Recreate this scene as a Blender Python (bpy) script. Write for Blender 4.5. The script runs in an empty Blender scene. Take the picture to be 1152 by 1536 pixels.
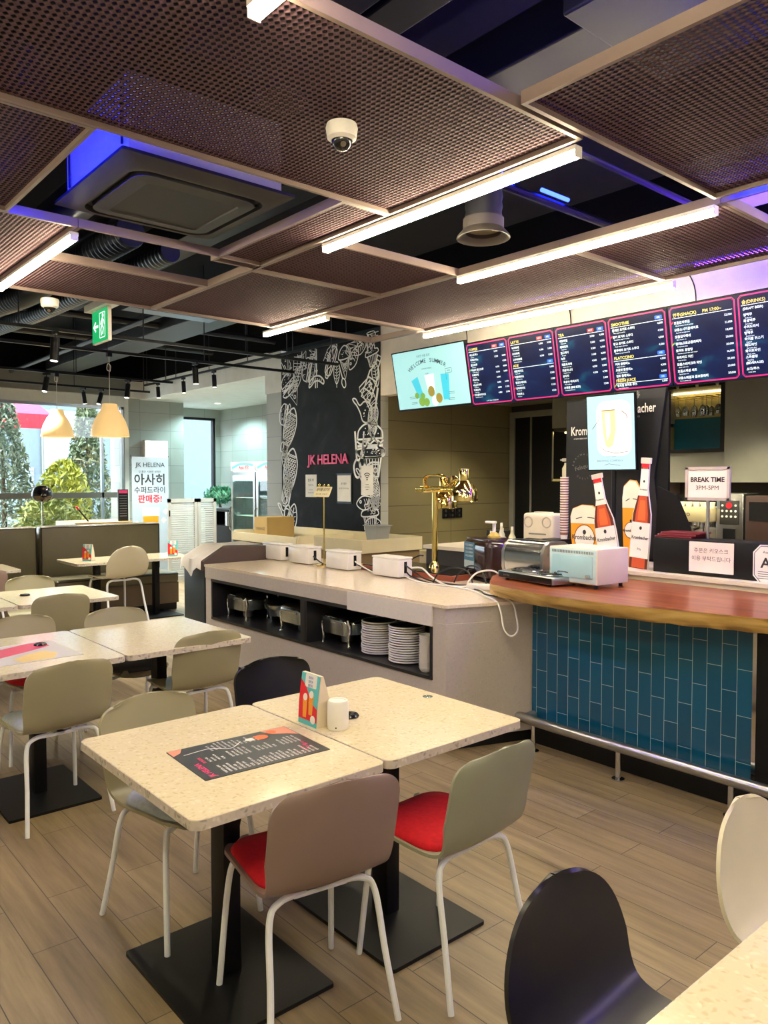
import bpy, bmesh, math, random
from mathutils import Vector, Matrix, Euler
R = math.radians
rnd = random.Random(7)
SC = bpy.context.scene
COL = SC.collection
V = Vector

# ------------------------------------------------------------------ camera, world, exposure
cam = bpy.data.cameras.new('camera'); cam_o = bpy.data.objects.new('camera', cam); COL.objects.link(cam_o)
cam.sensor_fit = 'HORIZONTAL'; cam.sensor_width = 36.0; cam.lens = 36.0*1160/1152
cam.clip_start = .05; cam.clip_end = 300
cam_o.location = (0, 0, 1.68)
cam_o.rotation_euler = (R(90)-math.atan(46/1160.0), 0, -R(40.65))
SC.camera = cam_o
SC.view_settings.view_transform = 'Standard'; SC.view_settings.look = 'None'
SC.view_settings.gamma = 1.0; SC.view_settings.use_curve_mapping = False
EXPO = 1.25; SC.view_settings.exposure = EXPO
SC.cycles.max_bounces = 8; SC.cycles.diffuse_bounces = 4; SC.cycles.glossy_bounces = 3
SC.cycles.transmission_bounces = 5; SC.cycles.transparent_max_bounces = 12
SC.cycles.sample_clamp_indirect = 6.0
SC.cycles.use_denoising = True

W = bpy.data.worlds.new('sky'); SC.world = W; W.use_nodes = True
wn = W.node_tree.nodes; wl = W.node_tree.links
wn['Background'].inputs[0].default_value = (.80, .90, 1.0, 1)
wn['Background'].inputs[1].default_value = 4.2
sun = bpy.data.lights.new('sun', 'SUN'); sun.energy = 2.0; sun.angle = R(3); sun.color = (1, .95, .86)
sun_o = bpy.data.objects.new('sun', sun); COL.objects.link(sun_o); sun_o.rotation_euler = (R(40), 0, R(-100))

STRIP = 112.0      # emission of the warm ceiling light bars
LED_P = 230.0      # purple LED line along the mesh ceiling
LED_B = 420.0      # blue LED tubes hidden above the mesh
SPOT_W = 140.0     # each track spot, watts

# ------------------------------------------------------------------ materials
def lin(c):
    if isinstance(c, str):
        c = [int(c[i:i+2], 16) for i in (0, 2, 4)]
    return tuple(((v/255)/12.92 if v/255 <= .04045 else ((v/255+.055)/1.055)**2.4) for v in c)+(1,)

class NT:
    def __init__(s, name):
        s.m = bpy.data.materials.new(name); s.m.use_nodes = True
        s.t = s.m.node_tree; s.b = s.t.nodes['Principled BSDF']; s.out = s.t.nodes['Material Output']
        s.tc = s.t.nodes.new('ShaderNodeTexCoord')
    def n(s, typ, **kw):
        x = s.t.nodes.new('ShaderNode'+typ)
        for k, v in kw.items():
            if hasattr(x, k) and k not in x.inputs: setattr(x, k, v)
            else: x.inputs[k].default_value = v
        return x
    def l(s, a, b): s.t.links.new(a, b)
    def mapping(s, scale=(1, 1, 1), rot=(0, 0, 0), loc=(0, 0, 0), co='Object'):
        x = s.n('Mapping'); x.inputs['Scale'].default_value = scale; x.inputs['Rotation'].default_value = rot
        x.inputs['Location'].default_value = loc
        s.l(s.tc.outputs[co], x.inputs['Vector']); return x.outputs[0]
    def ramp(s, fac, stops):
        x = s.n('ValToRGB'); e = x.color_ramp.elements
        while len(e) < len(stops): e.new(.5)
        for el, (p, c) in zip(e, stops): el.position = p; el.color = c
        s.l(fac, x.inputs[0]); return x.outputs[0]
    def bump(s, h, strength=.2, dist=.01):
        x = s.n('Bump'); x.inputs['Strength'].default_value = strength; x.inputs['Distance'].default_value = dist
        s.l(h, x.inputs['Height']); s.l(x.outputs[0], s.b.inputs['Normal'])
    def set(s, **kw):
        for k, v in kw.items(): s.b.inputs[k.replace('_', ' ')].default_value = v

def mul(c, f): return tuple(min(1, v*f) for v in c[:3])+(1,)

def mat(name, c, rough=.5, metal=0., var=.05, scale=6., coat=0., spec=None, bump=0.):
    k = NT(name); c = lin(c)
    nz = k.n('TexNoise'); nz.inputs['Scale'].default_value = scale; nz.inputs['Detail'].default_value = 4
    k.l(k.tc.outputs['Object'], nz.inputs['Vector'])
    k.l(k.ramp(nz.outputs['Fac'], [(.3, mul(c, 1-var)), (.7, mul(c, 1+var))]), k.b.inputs['Base Color'])
    k.set(Roughness=rough, Metallic=metal)
    if coat: k.set(Coat_Weight=coat, Coat_Roughness=.08)
    if spec is not None: k.b.inputs['Specular IOR Level'].default_value = spec
    if bump: k.bump(nz.outputs['Fac'], bump, .004)
    return k.m

def emit(name, c, s, base=None):       # s: brightness as it should read on the picture
    k = NT(name); c = lin(c); s = s/2**EXPO
    k.b.inputs['Base Color'].default_value = lin(base) if base else mul(c, .3)
    k.b.inputs['Emission Color'].default_value = c; k.b.inputs['Emission Strength'].default_value = s
    k.set(Roughness=.4)
    return k.m

def glass_mat(name, tint=(1, 1, 1), refl=.12, rough=.02):
    k = NT(name)
    tr = k.n('BsdfTransparent'); tr.inputs[0].default_value = tint+(1,)
    gl = k.n('BsdfGlossy'); gl.inputs['Roughness'].default_value = rough
    fr = k.n('Fresnel'); fr.inputs[0].default_value = 1.45
    ad = k.n('Math', operation='ADD'); k.l(fr.outputs[0], ad.inputs[0]); ad.inputs[1].default_value = refl; ad.use_clamp = True
    geo = k.n('NewGeometry'); bf = k.n('Math', operation='SUBTRACT'); bf.inputs[0].default_value = 1; k.l(geo.outputs['Backfacing'], bf.inputs[1])
    fm_ = k.n('Math', operation='MULTIPLY'); k.l(ad.outputs[0], fm_.inputs[0]); k.l(bf.outputs[0], fm_.inputs[1])
    mx = k.n('MixShader'); k.l(fm_.outputs[0], mx.inputs[0]); k.l(tr.outputs[0], mx.inputs[1]); k.l(gl.outputs[0], mx.inputs[2])
    k.l(mx.outputs[0], k.out.inputs[0])
    return k.m

def brick(name, c1, c2, mortar, bw, rh, ms=.003, off=.5, rot=(0, 0, 0), rough=.5, bumpd=.3, noise=.0, grain=None, coat=0, spec=None):
    k = NT(name)
    mp = k.mapping(rot=rot)
    b = k.n('TexBrick'); b.offset = off; b.squash = 1
    b.inputs['Scale'].default_value = 1; b.inputs['Mortar Size'].default_value = ms; b.inputs['Mortar Smooth'].default_value = .1
    b.inputs['Brick Width'].default_value = bw; b.inputs['Row Height'].default_value = rh
    b.inputs['Color1'].default_value = lin(c1); b.inputs['Color2'].default_value = lin(c2); b.inputs['Mortar'].default_value = lin(mortar)
    b.inputs['Bias'].default_value = 0
    k.l(mp, b.inputs['Vector'])
    col = b.outputs['Color']
    if grain:
        g = k.n('TexNoise'); g.inputs['Scale'].default_value = 1; g.inputs['Detail'].default_value = 7; g.inputs['Roughness'].default_value = .65
        k.l(k.mapping(scale=grain), g.inputs['Vector'])
        r = k.ramp(g.outputs['Fac'], [(.25, (1-noise,)*3+(1,)), (.75, (1+noise*.4,)*3+(1,))])
        mx = k.n('Mix', data_type='RGBA', blend_type='MULTIPLY'); mx.inputs[0].default_value = 1
        k.l(col, mx.inputs[6]); k.l(r, mx.inputs[7]); col = mx.outputs[2]
    k.l(col, k.b.inputs['Base Color']); k.set(Roughness=rough)
    if coat: k.set(Coat_Weight=coat, Coat_Roughness=.06)
    if spec is not None: k.b.inputs['Specular IOR Level'].default_value = spec
    if bumpd:
        inv = k.n('Math', operation='SUBTRACT'); inv.inputs[0].default_value = 1; k.l(b.outputs['Fac'], inv.inputs[1]); k.bump(inv.outputs[0], bumpd, .003)
    return k.m

M = {}
M['floor'] = brick('wood_plank_floor', '9d8a68', '8c795a', '4a3f32', .95, .16, .0018, .37, (0, 0, R(90)), .42, .15, .55, (16, 1.3, 1))
M['pillar_tile'] = brick('grey_wall_tile', 'a3a59c', '999c94', '80837e', .6, .33, .004, 0, (R(90), 0, 0), .6)
M['pillar_tile_side'] = brick('grey_wall_tile_side', 'a3a59c', '999c94', '80837e', .6, .33, .004, 0, (R(90), R(90), 0), .6)
M['khaki'] = brick('khaki_wall_panel', '736b4c', '6e6648', '3e3a2c', 2.4, .345, .004, 0, (R(90), 0, 0), .5, grain=(2, 2, 9), noise=.06)
M['plaster'] = mat('cream_plaster', 'e2d9c9', .8)
M['white_wall'] = mat('white_wall_paint', 'd9d8d0', .8)
M['ceil_black'] = mat('black_painted_slab', '121216', .95, var=.2)
M['black'] = mat('black_powder_coat', '0b0c0e', .45, spec=.3)
M['black_gloss'] = mat('black_gloss_plastic', '141417', .18)
M['dark_wall'] = mat('dark_kitchen_wall', '35322f', .7)
M['steel_cab'] = mat('grey_cabinet_laminate', '77766c', .45)
M['steel'] = mat('brushed_steel', 'b9bab8', .28, 1.0, scale=14)
M['chrome'] = mat('polished_chrome', 'd8dadc', .08, 1.0, var=.02)
M['dull_chrome'] = mat('chafing_dish_steel', 'c9d2d4', .16, 1.0, var=.04)
M['brass'] = mat('polished_brass', 'e0c878', .12, 1.0)
M['frame'] = mat('ceiling_frame_metal', '86746c', .5, .2)
M['white'] = mat('white_plastic', 'e6e2da', .35)
M['white_leg'] = mat('white_painted_tube', 'eaeef0', .3)
M['paper'] = mat('white_paper', 'efeadf', .7)
M['pink_paper'] = mat('pale_pink_paper', 'efdcd4', .6)
M['cream'] = mat('cream_plastic', 'd8ceb8', .4)
M['beige_lam'] = mat('beige_laminate', 'cfc49f', .35)
M['brown_lam'] = mat('brown_laminate', '7d6a4a', .4)
M['greige'] = mat('khaki_chair_plastic', '9d9777', .38, scale=2)
M['greige2'] = mat('sage_chair_plastic', '92957d', .38, scale=2)
M['mauve'] = mat('mauve_chair_plastic', '8c776d', .38, scale=2)
M['creamchair'] = mat('cream_chair_plastic', 'd6cfb4', .38, scale=2)
M['blackchair'] = mat('black_chair_plastic', '0e0e10', .35, scale=2)
M['red_fab'] = mat('red_cushion_fabric', 'c4061c', .9, var=.12, scale=60, bump=.2)
M['grey_fab'] = mat('grey_cushion_fabric', 'b4bcbb', .9, var=.1, scale=60, bump=.2)
M['dark_fab'] = mat('dark_cushion_fabric', '4b4b4e', .9, var=.1, scale=60, bump=.2)
M['vinyl'] = mat('olive_vinyl', '6c664e', .36, scale=3)
M['vinyl_edge'] = mat('dark_vinyl_piping', '26231f', .4)
M['vinyl_base'] = mat('brown_plinth', '6a5b44', .5)
M['lining'] = mat('black_shelf_lining', '1f1f22', .35)
M['rubber'] = mat('black_cable', '151516', .5)
M['white_cable'] = mat('white_cable', 'e4e0d8', .45)
M['red'] = mat('red_print', 'd8182c', .5); M['pink'] = mat('pink_print', 'e5356f', .5)
M['teal_p'] = mat('teal_print', '5cbcc0', .5); M['ink'] = mat('dark_ink', '2a2a2e', .6)
M['grey_ink'] = mat('grey_ink', '7c7a76', .7)
M['orange_p'] = mat('orange_print', 'e06a35', .5); M['amber_p'] = mat('amber_beer_print', 'e89a1c', .45)
M['red_amber'] = mat('brown_bottle_print', 'c4502c', .45); M['foam_p'] = mat('foam_print', 'e6dfcf', .6)
M['white_p'] = mat('white_print', 'e9e6df', .5); M['green_p'] = mat('green_print', '6aa84a', .5)
M['blue_p'] = mat('blue_print', '2f64a8', .5); M['yellow_p'] = mat('yellow_print', 'e8c948', .5)
M['standee'] = mat('black_display_board', '17181c', .4)
M['terracotta'] = mat('red_brown_tray', '8a4630', .4)
M['duct'] = mat('galvanised_duct', '565c62', .35, .8); M['duct_black'] = mat('black_duct', '131318', .5, scale=3)
M['ac'] = mat('dark_grey_plastic', '2c2c29', .5); M['ac_dark'] = mat('black_plastic_grille', '1e1e20', .6)
M['glass'] = glass_mat('clear_glass'); M['window_glass'] = glass_mat('window_glass', (.97, 1, 1), .02)
M['wine_glass'] = glass_mat('wine_glass', (.8, .84, .82), .3)
M['dark_glass'] = glass_mat('smoked_jar', (.16, .10, .08), .08)
M['teal_panel'] = mat('teal_back_panel', '0c6482', .4)
M['strip'] = emit('warm_light_bar', 'ffefc8', STRIP)
M['lampglow'] = emit('spot_lens', 'fff2d8', 12)
M['led_purple'] = emit('purple_led', '5a28ff', LED_P)
M['led_blue'] = emit('blue_led', '1420ff', LED_B)
M['shade'] = emit('glowing_lamp_shade', 'ffd48a', .62, 'dcbc88')
M['exit_green'] = emit('exit_sign_green', '12a860', 1.15); M['exit_white'] = emit('exit_sign_white', 'eafff4', 1.5)
M['chalk'] = mat('white_chalk_paint', 'f0f2f0', .8)
M['hot_pink'] = mat('pink_letter', 'e33a72', .5)

def mk_board():
    k = NT('chalkboard_paint'); nz = k.n('TexNoise'); nz.inputs['Scale'].default_value = 1.6; nz.inputs['Detail'].default_value = 8
    nz.inputs['Distortion'].default_value = 2.2
    k.l(k.tc.outputs['Object'], nz.inputs['Vector'])
    k.l(k.ramp(nz.outputs['Fac'], [(.3, lin('14171a')), (.6, lin('1e2224')), (.75, lin('303434'))]), k.b.inputs['Base Color'])
    k.set(Roughness=.75); k.b.inputs['Specular IOR Level'].default_value = .2; return k.m
M['board'] = mk_board()

def mk_terrazzo(name, base, flecks, edge=False):
    k = NT(name)
    v = k.n('TexVoronoi'); v.inputs['Scale'].default_value = 72 if not edge else 60; v.inputs['Randomness'].default_value = 1
    w = k.n('TexNoise'); w.inputs['Scale'].default_value = 20; w.inputs['Detail'].default_value = 3
    k.l(k.tc.outputs['Object'], w.inputs['Vector'])
    ad = k.n('VectorMath', operation='MULTIPLY_ADD'); ad.inputs[1].default_value = (.05,)*3
    k.l(w.outputs['Color'], ad.inputs[0]); k.l(k.tc.outputs['Object'], ad.inputs[2]); k.l(ad.outputs[0], v.inputs['Vector'])
    sep = k.n('SeparateColor'); k.l(v.outputs['Color'], sep.inputs[0])
    fl = k.ramp(sep.outputs[0], [(0, lin(flecks[0])), (.3, lin(flecks[1])), (.55, lin(base)), (.8, lin(base)), (.86, lin(flecks[2])), (1, lin(flecks[2]))])
    cr = k.ramp(v.outputs['Distance'], [(.25, (1, 1, 1, 1)), (.6, (0, 0, 0, 1))])
    mx = k.n('Mix', data_type='RGBA'); k.l(cr, mx.inputs[0]); mx.inputs[6].default_value = lin(base); k.l(fl, mx.inputs[7])
    k.l(mx.outputs[2], k.b.inputs['Base Color']); k.set(Roughness=.13 if not edge else .5)
    return k.m
M['terrazzo'] = mk_terrazzo('cream_terrazzo', 'd9cca9', ('c6b78f', 'd0c29c', 'e2d7b8'))
M['terrazzo_edge'] = mk_terrazzo('grey_terrazzo_edge', 'c9bfb0', ('8d8882', 'a89e92', 'dad4c8'), True)
M['quartz'] = mk_terrazzo('beige_quartz', 'dfd0b8', ('d2c0a4', 'd9c9af', 'e8dcc8'))
M['lam'] = mk_terrazzo('speckled_grey_laminate', 'b6ada2', ('aea59a', 'b2a99e', 'bab1a6'), True)
M['lam_light'] = mk_terrazzo('speckled_white_laminate', 'd2cbc2', ('cbc4bb', 'cec7be', 'd6cfc6'), True)

def mk_wood(name, c1, c2, c3, scale, rough=.25, coat=.4):
    k = NT(name); nz = k.n('TexNoise'); nz.inputs['Scale'].default_value = 1; nz.inputs['Detail'].default_value = 6; nz.inputs['Distortion'].default_value = .8
    k.l(k.mapping(scale=scale), nz.inputs['Vector'])
    k.l(k.ramp(nz.outputs['Fac'], [(.3, lin(c1)), (.5, lin(c2)), (.7, lin(c3))]), k.b.inputs['Base Color'])
    k.set(Roughness=rough, Coat_Weight=coat, Coat_Roughness=.1); k.bump(nz.outputs['Fac'], .12, .004); return k.m
M['slab_wood'] = mk_wood('red_brown_slab_wood', '642a14', '86401f', 'a05f32', (16, 1.1, 8), .3, .1)
M['bark'] = mk_wood('live_edge_sapwood', '8a6a34', 'c8a256', 'dcbc74', (5, 3, 22), .5, .1)
M['pale_wood'] = mk_wood('pale_wood', 'b8905c', 'c8a26c', 'd6b482', (3, 18, 18), .4, .1)
M['teal_tile'] = brick('teal_wall_tile', '044a66', '065676', 'a8c4c6', .24, .08, .0013, .5, (0, R(90), 0), .25, .15, coat=.25)

def mk_mesh():      # expanded metal: staggered diamond holes through dark brown metal
    k = NT('expanded_metal_mesh'); P = .024
    sp = k.n('SeparateXYZ'); k.l(k.tc.outputs['Object'], sp.inputs[0])
    def sinw(a, b, ph=0):
        m1 = k.n('Math', operation='MULTIPLY'); k.l(sp.outputs[0], m1.inputs[0]); m1.inputs[1].default_value = a
        m2 = k.n('Math', operation='MULTIPLY_ADD'); k.l(sp.outputs[1], m2.inputs[0]); m2.inputs[1].default_value = b; k.l(m1.outputs[0], m2.inputs[2])
        s = k.n('Math', operation='SINE'); k.l(m2.outputs[0], s.inputs[0]); return s.outputs[0]
    a = math.pi/P
    p = k.n('Math', operation='MULTIPLY'); k.l(sinw(a, a*.8), p.inputs[0]); k.l(sinw(a, -a*.8), p.inputs[1])
    hole = k.ramp(p.outputs[0], [(.46, (0, 0, 0, 1)), (.60, (1, 1, 1, 1))])       # value >0 inside a hole
    hl = k.ramp(p.outputs[0], [(.0, lin('644a50')), (.25, lin('281a1f')), (.5, lin('120c0e'))])
    k.l(hl, k.b.inputs['Base Color']); k.set(Roughness=.8, Metallic=0.); k.b.inputs['Specular IOR Level'].default_value = .12
    k.bump(p.outputs[0], .9, .006)
    tr = k.n('BsdfTransparent'); mx = k.n('MixShader')
    sc = k.n('Math', operation='MULTIPLY'); k.l(hole, sc.inputs[0]); sc.inputs[1].default_value = .72
    k.l(sc.outputs[0], mx.inputs[0]); k.l(k.b.outputs[0], mx.inputs[1]); k.l(tr.outputs[0], mx.inputs[2]); k.l(mx.outputs[0], k.out.inputs[0])
    return k.m
M['mesh'] = mk_mesh()

def mk_screen():
    k = NT('menu_screen_blue'); nz = k.n('TexNoise'); nz.inputs['Scale'].default_value = 1; nz.inputs['Detail'].default_value = 3; nz.inputs['Distortion'].default_value = .6
    k.l(k.mapping(scale=(1, 2.2, 5)), nz.inputs['Vector'])
    c = k.ramp(nz.outputs['Fac'], [(.35, lin('02144a')), (.58, lin('052a68')), (.75, lin('0c86a8'))])
    k.l(c, k.b.inputs['Emission Color']); k.b.inputs['Emission Strength'].default_value = .55/2**EXPO
    k.b.inputs['Base Color'].default_value = (.003, .003, .006, 1); k.set(Roughness=.3); k.b.inputs['Specular IOR Level'].default_value = .2; return k.m
M['menu_blue'] = mk_screen()
for n_, c_, s_ in (('s_white', 'eafcff', 1.5), ('s_yellow', 'ffe870', 1.0), ('s_pink', 'e8287c', .8), ('s_red', 'e02c40', .8), ('s_blue', '1f6cf0', .8), ('s_green', '60c848', .8),
                   ('s_aqua', 'a8e0e0', .9), ('s_cyan', '3cc8e0', .9), ('s_pale', 'd4f2ff', 1.4), ('s_ink', '2a4858', .25), ('s_lime', '86b83c', .7), ('s_kiwi', 'b09a30', .6), ('s_amber', 'ffe090', 1.5), ('s_brown', 'a07850', .7), ('s_sky', 'b4e4f8', 1.1), ('s_hot', 'ffffff', 1.9), ('s_teal', '108a9c', .6)):
    M[n_] = emit('screen_'+n_[2:], c_, s_)

# ------------------------------------------------------------------ geometry helpers
def catmull(pts, n=6, closed=False):
    pts = [V(p) for p in pts]; out = []; N = len(pts)
    rng = range(N) if closed else range(N-1)
    for i in rng:
        p0 = pts[(i-1) % N] if closed or i > 0 else pts[i]*2-pts[i+1]
        p1 = pts[i]; p2 = pts[(i+1) % N]
        p3 = pts[(i+2) % N] if closed or i+2 < N else p2*2-p1
        for k in range(n):
            t = k/n
            out.append(.5*((2*p1)+(-p0+p2)*t+(2*p0-5*p1+4*p2-p3)*t*t+(-p0+3*p1-3*p2+p3)*t**3))
    if not closed: out.append(pts[-1])
    return out

class B:
    def __init__(s): s.bm = bmesh.new()
    def box(s, c, d, rz=0, bev=0, seg=2, mx=None):
        m = Matrix.Translation(V(c)) @ Matrix.Rotation(rz, 4, 'Z') @ Matrix.Diagonal((d[0], d[1], d[2], 1))
        if mx is not None: m = mx @ m
        r = bmesh.ops.create_cube(s.bm, size=1, matrix=m)
        if bev:
            es = list({e for v in r['verts'] for e in v.link_edges})
            bmesh.ops.bevel(s.bm, geom=es, offset=bev, segments=seg, affect='EDGES', profile=.5)
        return s
    def bx(s, x0, x1, y0, y1, z0, z1, bev=0, seg=2):
        return s.box(((x0+x1)/2, (y0+y1)/2, (z0+z1)/2), (abs(x1-x0), abs(y1-y0), abs(z1-z0)), 0, bev, seg)
    def ring(s, c, x, y, r, n):
        return [s.bm.verts.new(c+x*(r*math.cos(2*math.pi*i/n))+y*(r*math.sin(2*math.pi*i/n))) for i in range(n)]
    def tube(s, pts, r, n=8, closed=False, caps=True):
        pts = [V(p) for p in pts]; N = len(pts); rings = []; up = None
        for i, p in enumerate(pts):
            a = pts[i-1] if (i > 0 or closed) else p; b = pts[(i+1) % N] if (i < N-1 or closed) else p
            t = (b-a).normalized()
            if up is None:
                up = V((0, 0, 1)) if abs(t.z) < .9 else V((1, 0, 0))
            x = t.cross(up)
            if x.length < 1e-6: x = t.orthogonal()
            x.normalize(); y = x.cross(t).normalized(); up = y
            rr = r[i] if isinstance(r, (list, tuple)) else r
            rings.append(s.ring(p, x, y, rr, n))
        for i in range(N if closed else N-1):
            a = rings[i]; b = rings[(i+1) % N]
            for j in range(n):
                s.bm.faces.new((a[j], a[(j+1) % n], b[(j+1) % n], b[j]))
        if caps and not closed:
            s.bm.faces.new(rings[0][::-1]); s.bm.faces.new(rings[-1])
        return s
    def cyl(s, p0, p1, r, r1=None, n=20): return s.tube([p0, p1], [r, r if r1 is None else r1], n)
    def lathe(s, prof, o=(0, 0, 0), n=24, mx=None):
        o = V(o); rings = []
        for r, z in prof:
            if r < 1e-5: rings.append([s.bm.verts.new(o+V((0, 0, z)))])
            else: rings.append([s.bm.verts.new(o+V((r*math.cos(2*math.pi*i/n), r*math.sin(2*math.pi*i/n), z))) for i in range(n)])
        for a, b in zip(rings, rings[1:]):
            if len(a) == len(b) == 1: continue
            for j in range(n):
                k = (j+1) % n
                if len(a) == 1: s.bm.faces.new((a[0], b[k], b[j]))
                elif len(b) == 1: s.bm.faces.new((a[j], a[k], b[0]))
                else: s.bm.faces.new((a[j], a[k], b[k], b[j]))
        if mx is not None: bmesh.ops.transform(s.bm, matrix=mx, verts=[v for r_ in rings for v in r_])
        return s
    def prism(s, poly, h0, h1, mx=None):       # polygon in xy, extruded in z, then mx
        lo = [s.bm.verts.new((p[0], p[1], h0)) for p in poly]; hi = [s.bm.verts.new((p[0], p[1], h1)) for p in poly]; n = len(poly)
        s.bm.faces.new(lo[::-1]); s.bm.faces.new(hi)
        for i in range(n): s.bm.faces.new((lo[i], lo[(i+1) % n], hi[(i+1) % n], hi[i]))
        if mx is not None: bmesh.ops.transform(s.bm, matrix=mx, verts=lo+hi)
        return s
    def ball(s, c, r, sc=(1, 1, 1), u=16, v=10):
        bmesh.ops.create_uvsphere(s.bm, u_segments=u, v_segments=v, radius=r, matrix=Matrix.Translation(V(c)) @ Matrix.Diagonal((*sc, 1))); return s
    def mesh(s, me, mx):
        n0 = len(s.bm.verts); s.bm.from_mesh(me); s.bm.verts.ensure_lookup_table()
        bmesh.ops.transform(s.bm, matrix=mx, verts=s.bm.verts[n0:]); return s
    def ribbon(s, pts, w, mx, h=.002, closed=False):   # flat stroke in the plane of mx, raised by h
        N = len(pts); L = []; Rr = []
        pts = [V((p[0], p[1])) for p in pts]
        for i, p in enumerate(pts):
            a = pts[i-1] if (i > 0 or closed) else p; b = pts[(i+1) % N] if (i < N-1 or closed) else p
            t = (b-a); t = t.normalized() if t.length > 1e-9 else V((1, 0)); nn = V((-t.y, t.x))*w/2
            L.append(s.bm.verts.new(mx @ V((p.x+nn.x, p.y+nn.y, h)))); Rr.append(s.bm.verts.new(mx @ V((p.x-nn.x, p.y-nn.y, h))))
        for i in range(N if closed else N-1):
            k = (i+1) % N; s.bm.faces.new((Rr[i], Rr[k], L[k], L[i]))
        return s
    def obj(s, name, m, parent=None, ang=35, solid=None):
        if solid: bmesh.ops.solidify(s.bm, geom=s.bm.faces[:], thickness=solid)
        bmesh.ops.recalc_face_normals(s.bm, faces=s.bm.faces[:])
        me = bpy.data.meshes.new(name); s.bm.to_mesh(me); s.bm.free()
        if ang:
            me.polygons.foreach_set('use_smooth', [True]*len(me.polygons)); me.set_sharp_from_angle(angle=R(ang))
        me.materials.append(M[m] if isinstance(m, str) else m)
        o = bpy.data.objects.new(name, me); COL.objects.link(o)
        if parent: o.parent = parent
        return o

def tag(o, label, cat, group=None):
    o['label'] = label; o['category'] = cat
    if group: o['group'] = group
    return o
def thing(name, label, cat, loc=(0, 0, 0), rz=0, group=None):
    o = bpy.data.objects.new(name, None); o.empty_display_size = .05; COL.objects.link(o)
    o.location = loc; o.rotation_euler = (0, 0, rz)
    return tag(o, label, cat, group)
def struct(b, name, m, parent=None, ang=35):
    o = b.obj(name, m, parent, ang)
    if not parent: o['kind'] = 'structure'
    return o
def dup(root, loc, rz=0, label=None):
    def cp(o, par):
        c = o.copy(); COL.objects.link(c)
        if par: c.parent = par
        for ch in list(o.children): cp(ch, c)
        return c
    r = cp(root, None); r.location = loc; r.rotation_euler = (0, 0, rz)
    if label: r['label'] = label
    return r

_tc = {}
def text_me(s, size=1., align='CENTER', bold=0., ext=.0):
    key = (s, round(size, 5), align, bold, ext)
    if key in _tc: return _tc[key]
    cu = bpy.data.curves.new('t', 'FONT'); cu.body = s; cu.size = size; cu.align_x = align; cu.resolution_u = 2
    cu.offset = bold*size; cu.extrude = ext
    o = bpy.data.objects.new('t', cu); me = bpy.data.meshes.new_from_object(o)
    bpy.data.objects.remove(o); bpy.data.curves.remove(cu)
    _tc[key] = me; return me

# frame for a vertical panel: local x right, y up, z out of the surface.  facing '-X': right is -Y
def face_negx(x, y, z): return Matrix(((0, 0, -1, x), (-1, 0, 0, y), (0, 1, 0, z), (0, 0, 0, 1)))
def face_negy(x, y, z): return Matrix(((1, 0, 0, x), (0, 0, -1, y), (0, 1, 0, z), (0, 0, 0, 1)))
def flat_up(x, y, z, rz=0): return Matrix.Translation((x, y, z)) @ Matrix.Rotation(rz, 4, 'Z')
def T(x, y, z=0): return Matrix.Translation((x, y, z))
def rrect(w, h, r, n=5, cx=0, cy=0):
    out = []
    for (sx, sy, a0) in ((1, 1, 0), (-1, 1, 90), (-1, -1, 180), (1, -1, 270)):
        for i in range(n+1):
            a = R(a0+90*i/n); out.append((cx+sx*(w/2-r)+r*math.cos(a), cy+sy*(h/2-r)+r*math.sin(a)))
    return out
def circ(r, n=20, cx=0, cy=0, sy=1): return [(cx+r*math.cos(2*math.pi*i/n), cy+sy*r*math.sin(2*math.pi*i/n)) for i in range(n)]

# ================================================================== THE SETTING
b = B().bx(-3, 9, -3.2, 15, -.1, 0); struct(b, 'floor', 'floor', ang=0)
struct(B().bx(-3, 9, -3.2, 15, 4.2, 4.3), 'ceiling', 'ceil_black', ang=0)
struct(B().bx(-3.1, -3, -3.2, 15, 0, 4.2), 'wall_left', 'white_wall', ang=0)
struct(B().bx(-3, 9, -3.3, -3.2, 0, 4.2), 'wall_rear', 'white_wall', ang=0)
WX0, WX1, WZ0, WZ1 = .2, 5.70, .45, 3.05      # dining room window in the far wall
b = B().bx(-3, WX0, 14, 14.15, 0, 4.2).bx(WX0, WX1, 14, 14.15, 0, WZ0).bx(WX0, WX1, 14, 14.15, WZ1, 4.2).bx(WX1, 5.78, 14, 14.15, 0, 4.2)
struct(b, 'wall_far', 'white_wall', ang=0)
struct(B().bx(-3, 5.78, 13.9, 14, 3.24, 3.54), 'trim_1', 'steel_cab', ang=0)
struct(B().bx(5.78, 6.88, 14, 14.9, 0, 3.22), 'wall_pillar', 'pillar_tile', ang=0)
struct(B().bx(6.88, 8.17, 14.9, 15, 0, .95).bx(6.88, 6.98, 14.9, 15, .95, 3.3).bx(8.06, 8.17, 14.9, 15, .95, 3.3).bx(6.98, 8.06, 14.9, 15, 3.02, 3.3), 'wall_far_right', 'pillar_tile', ang=0)
struct(B().bx(8.17, 8.27, 7.17, 15, 0, 3.3), 'wall_outer', 'pillar_tile_side', ang=0)
struct(B().bx(6, 8.3, 9.58, 15, 3.2, 3.52).bx(5.78, 6, 13.9, 15, 3.22, 3.52), 'ceiling_low', 'white_wall', ang=0)
struct(B().bx(6.0, 6.12, 7.05, 9.58, 0, 3.46), 'wall_right', 'pillar_tile_side', ang=0)
struct(B().bx(5.99, 6.13, 9.18, 9.6, 2.93, 3.5), 'trim_2', 'white_wall', ang=0)
struct(B().bx(6.12, 8.4, 7.05, 7.17, 0, 2.72), 'wall_inner', 'khaki', ang=0)
struct(B().bx(6.0, 6.15, -3.2, 7.05, 2.70, 3.52), 'wall_upper', 'plaster', ang=0)
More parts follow.
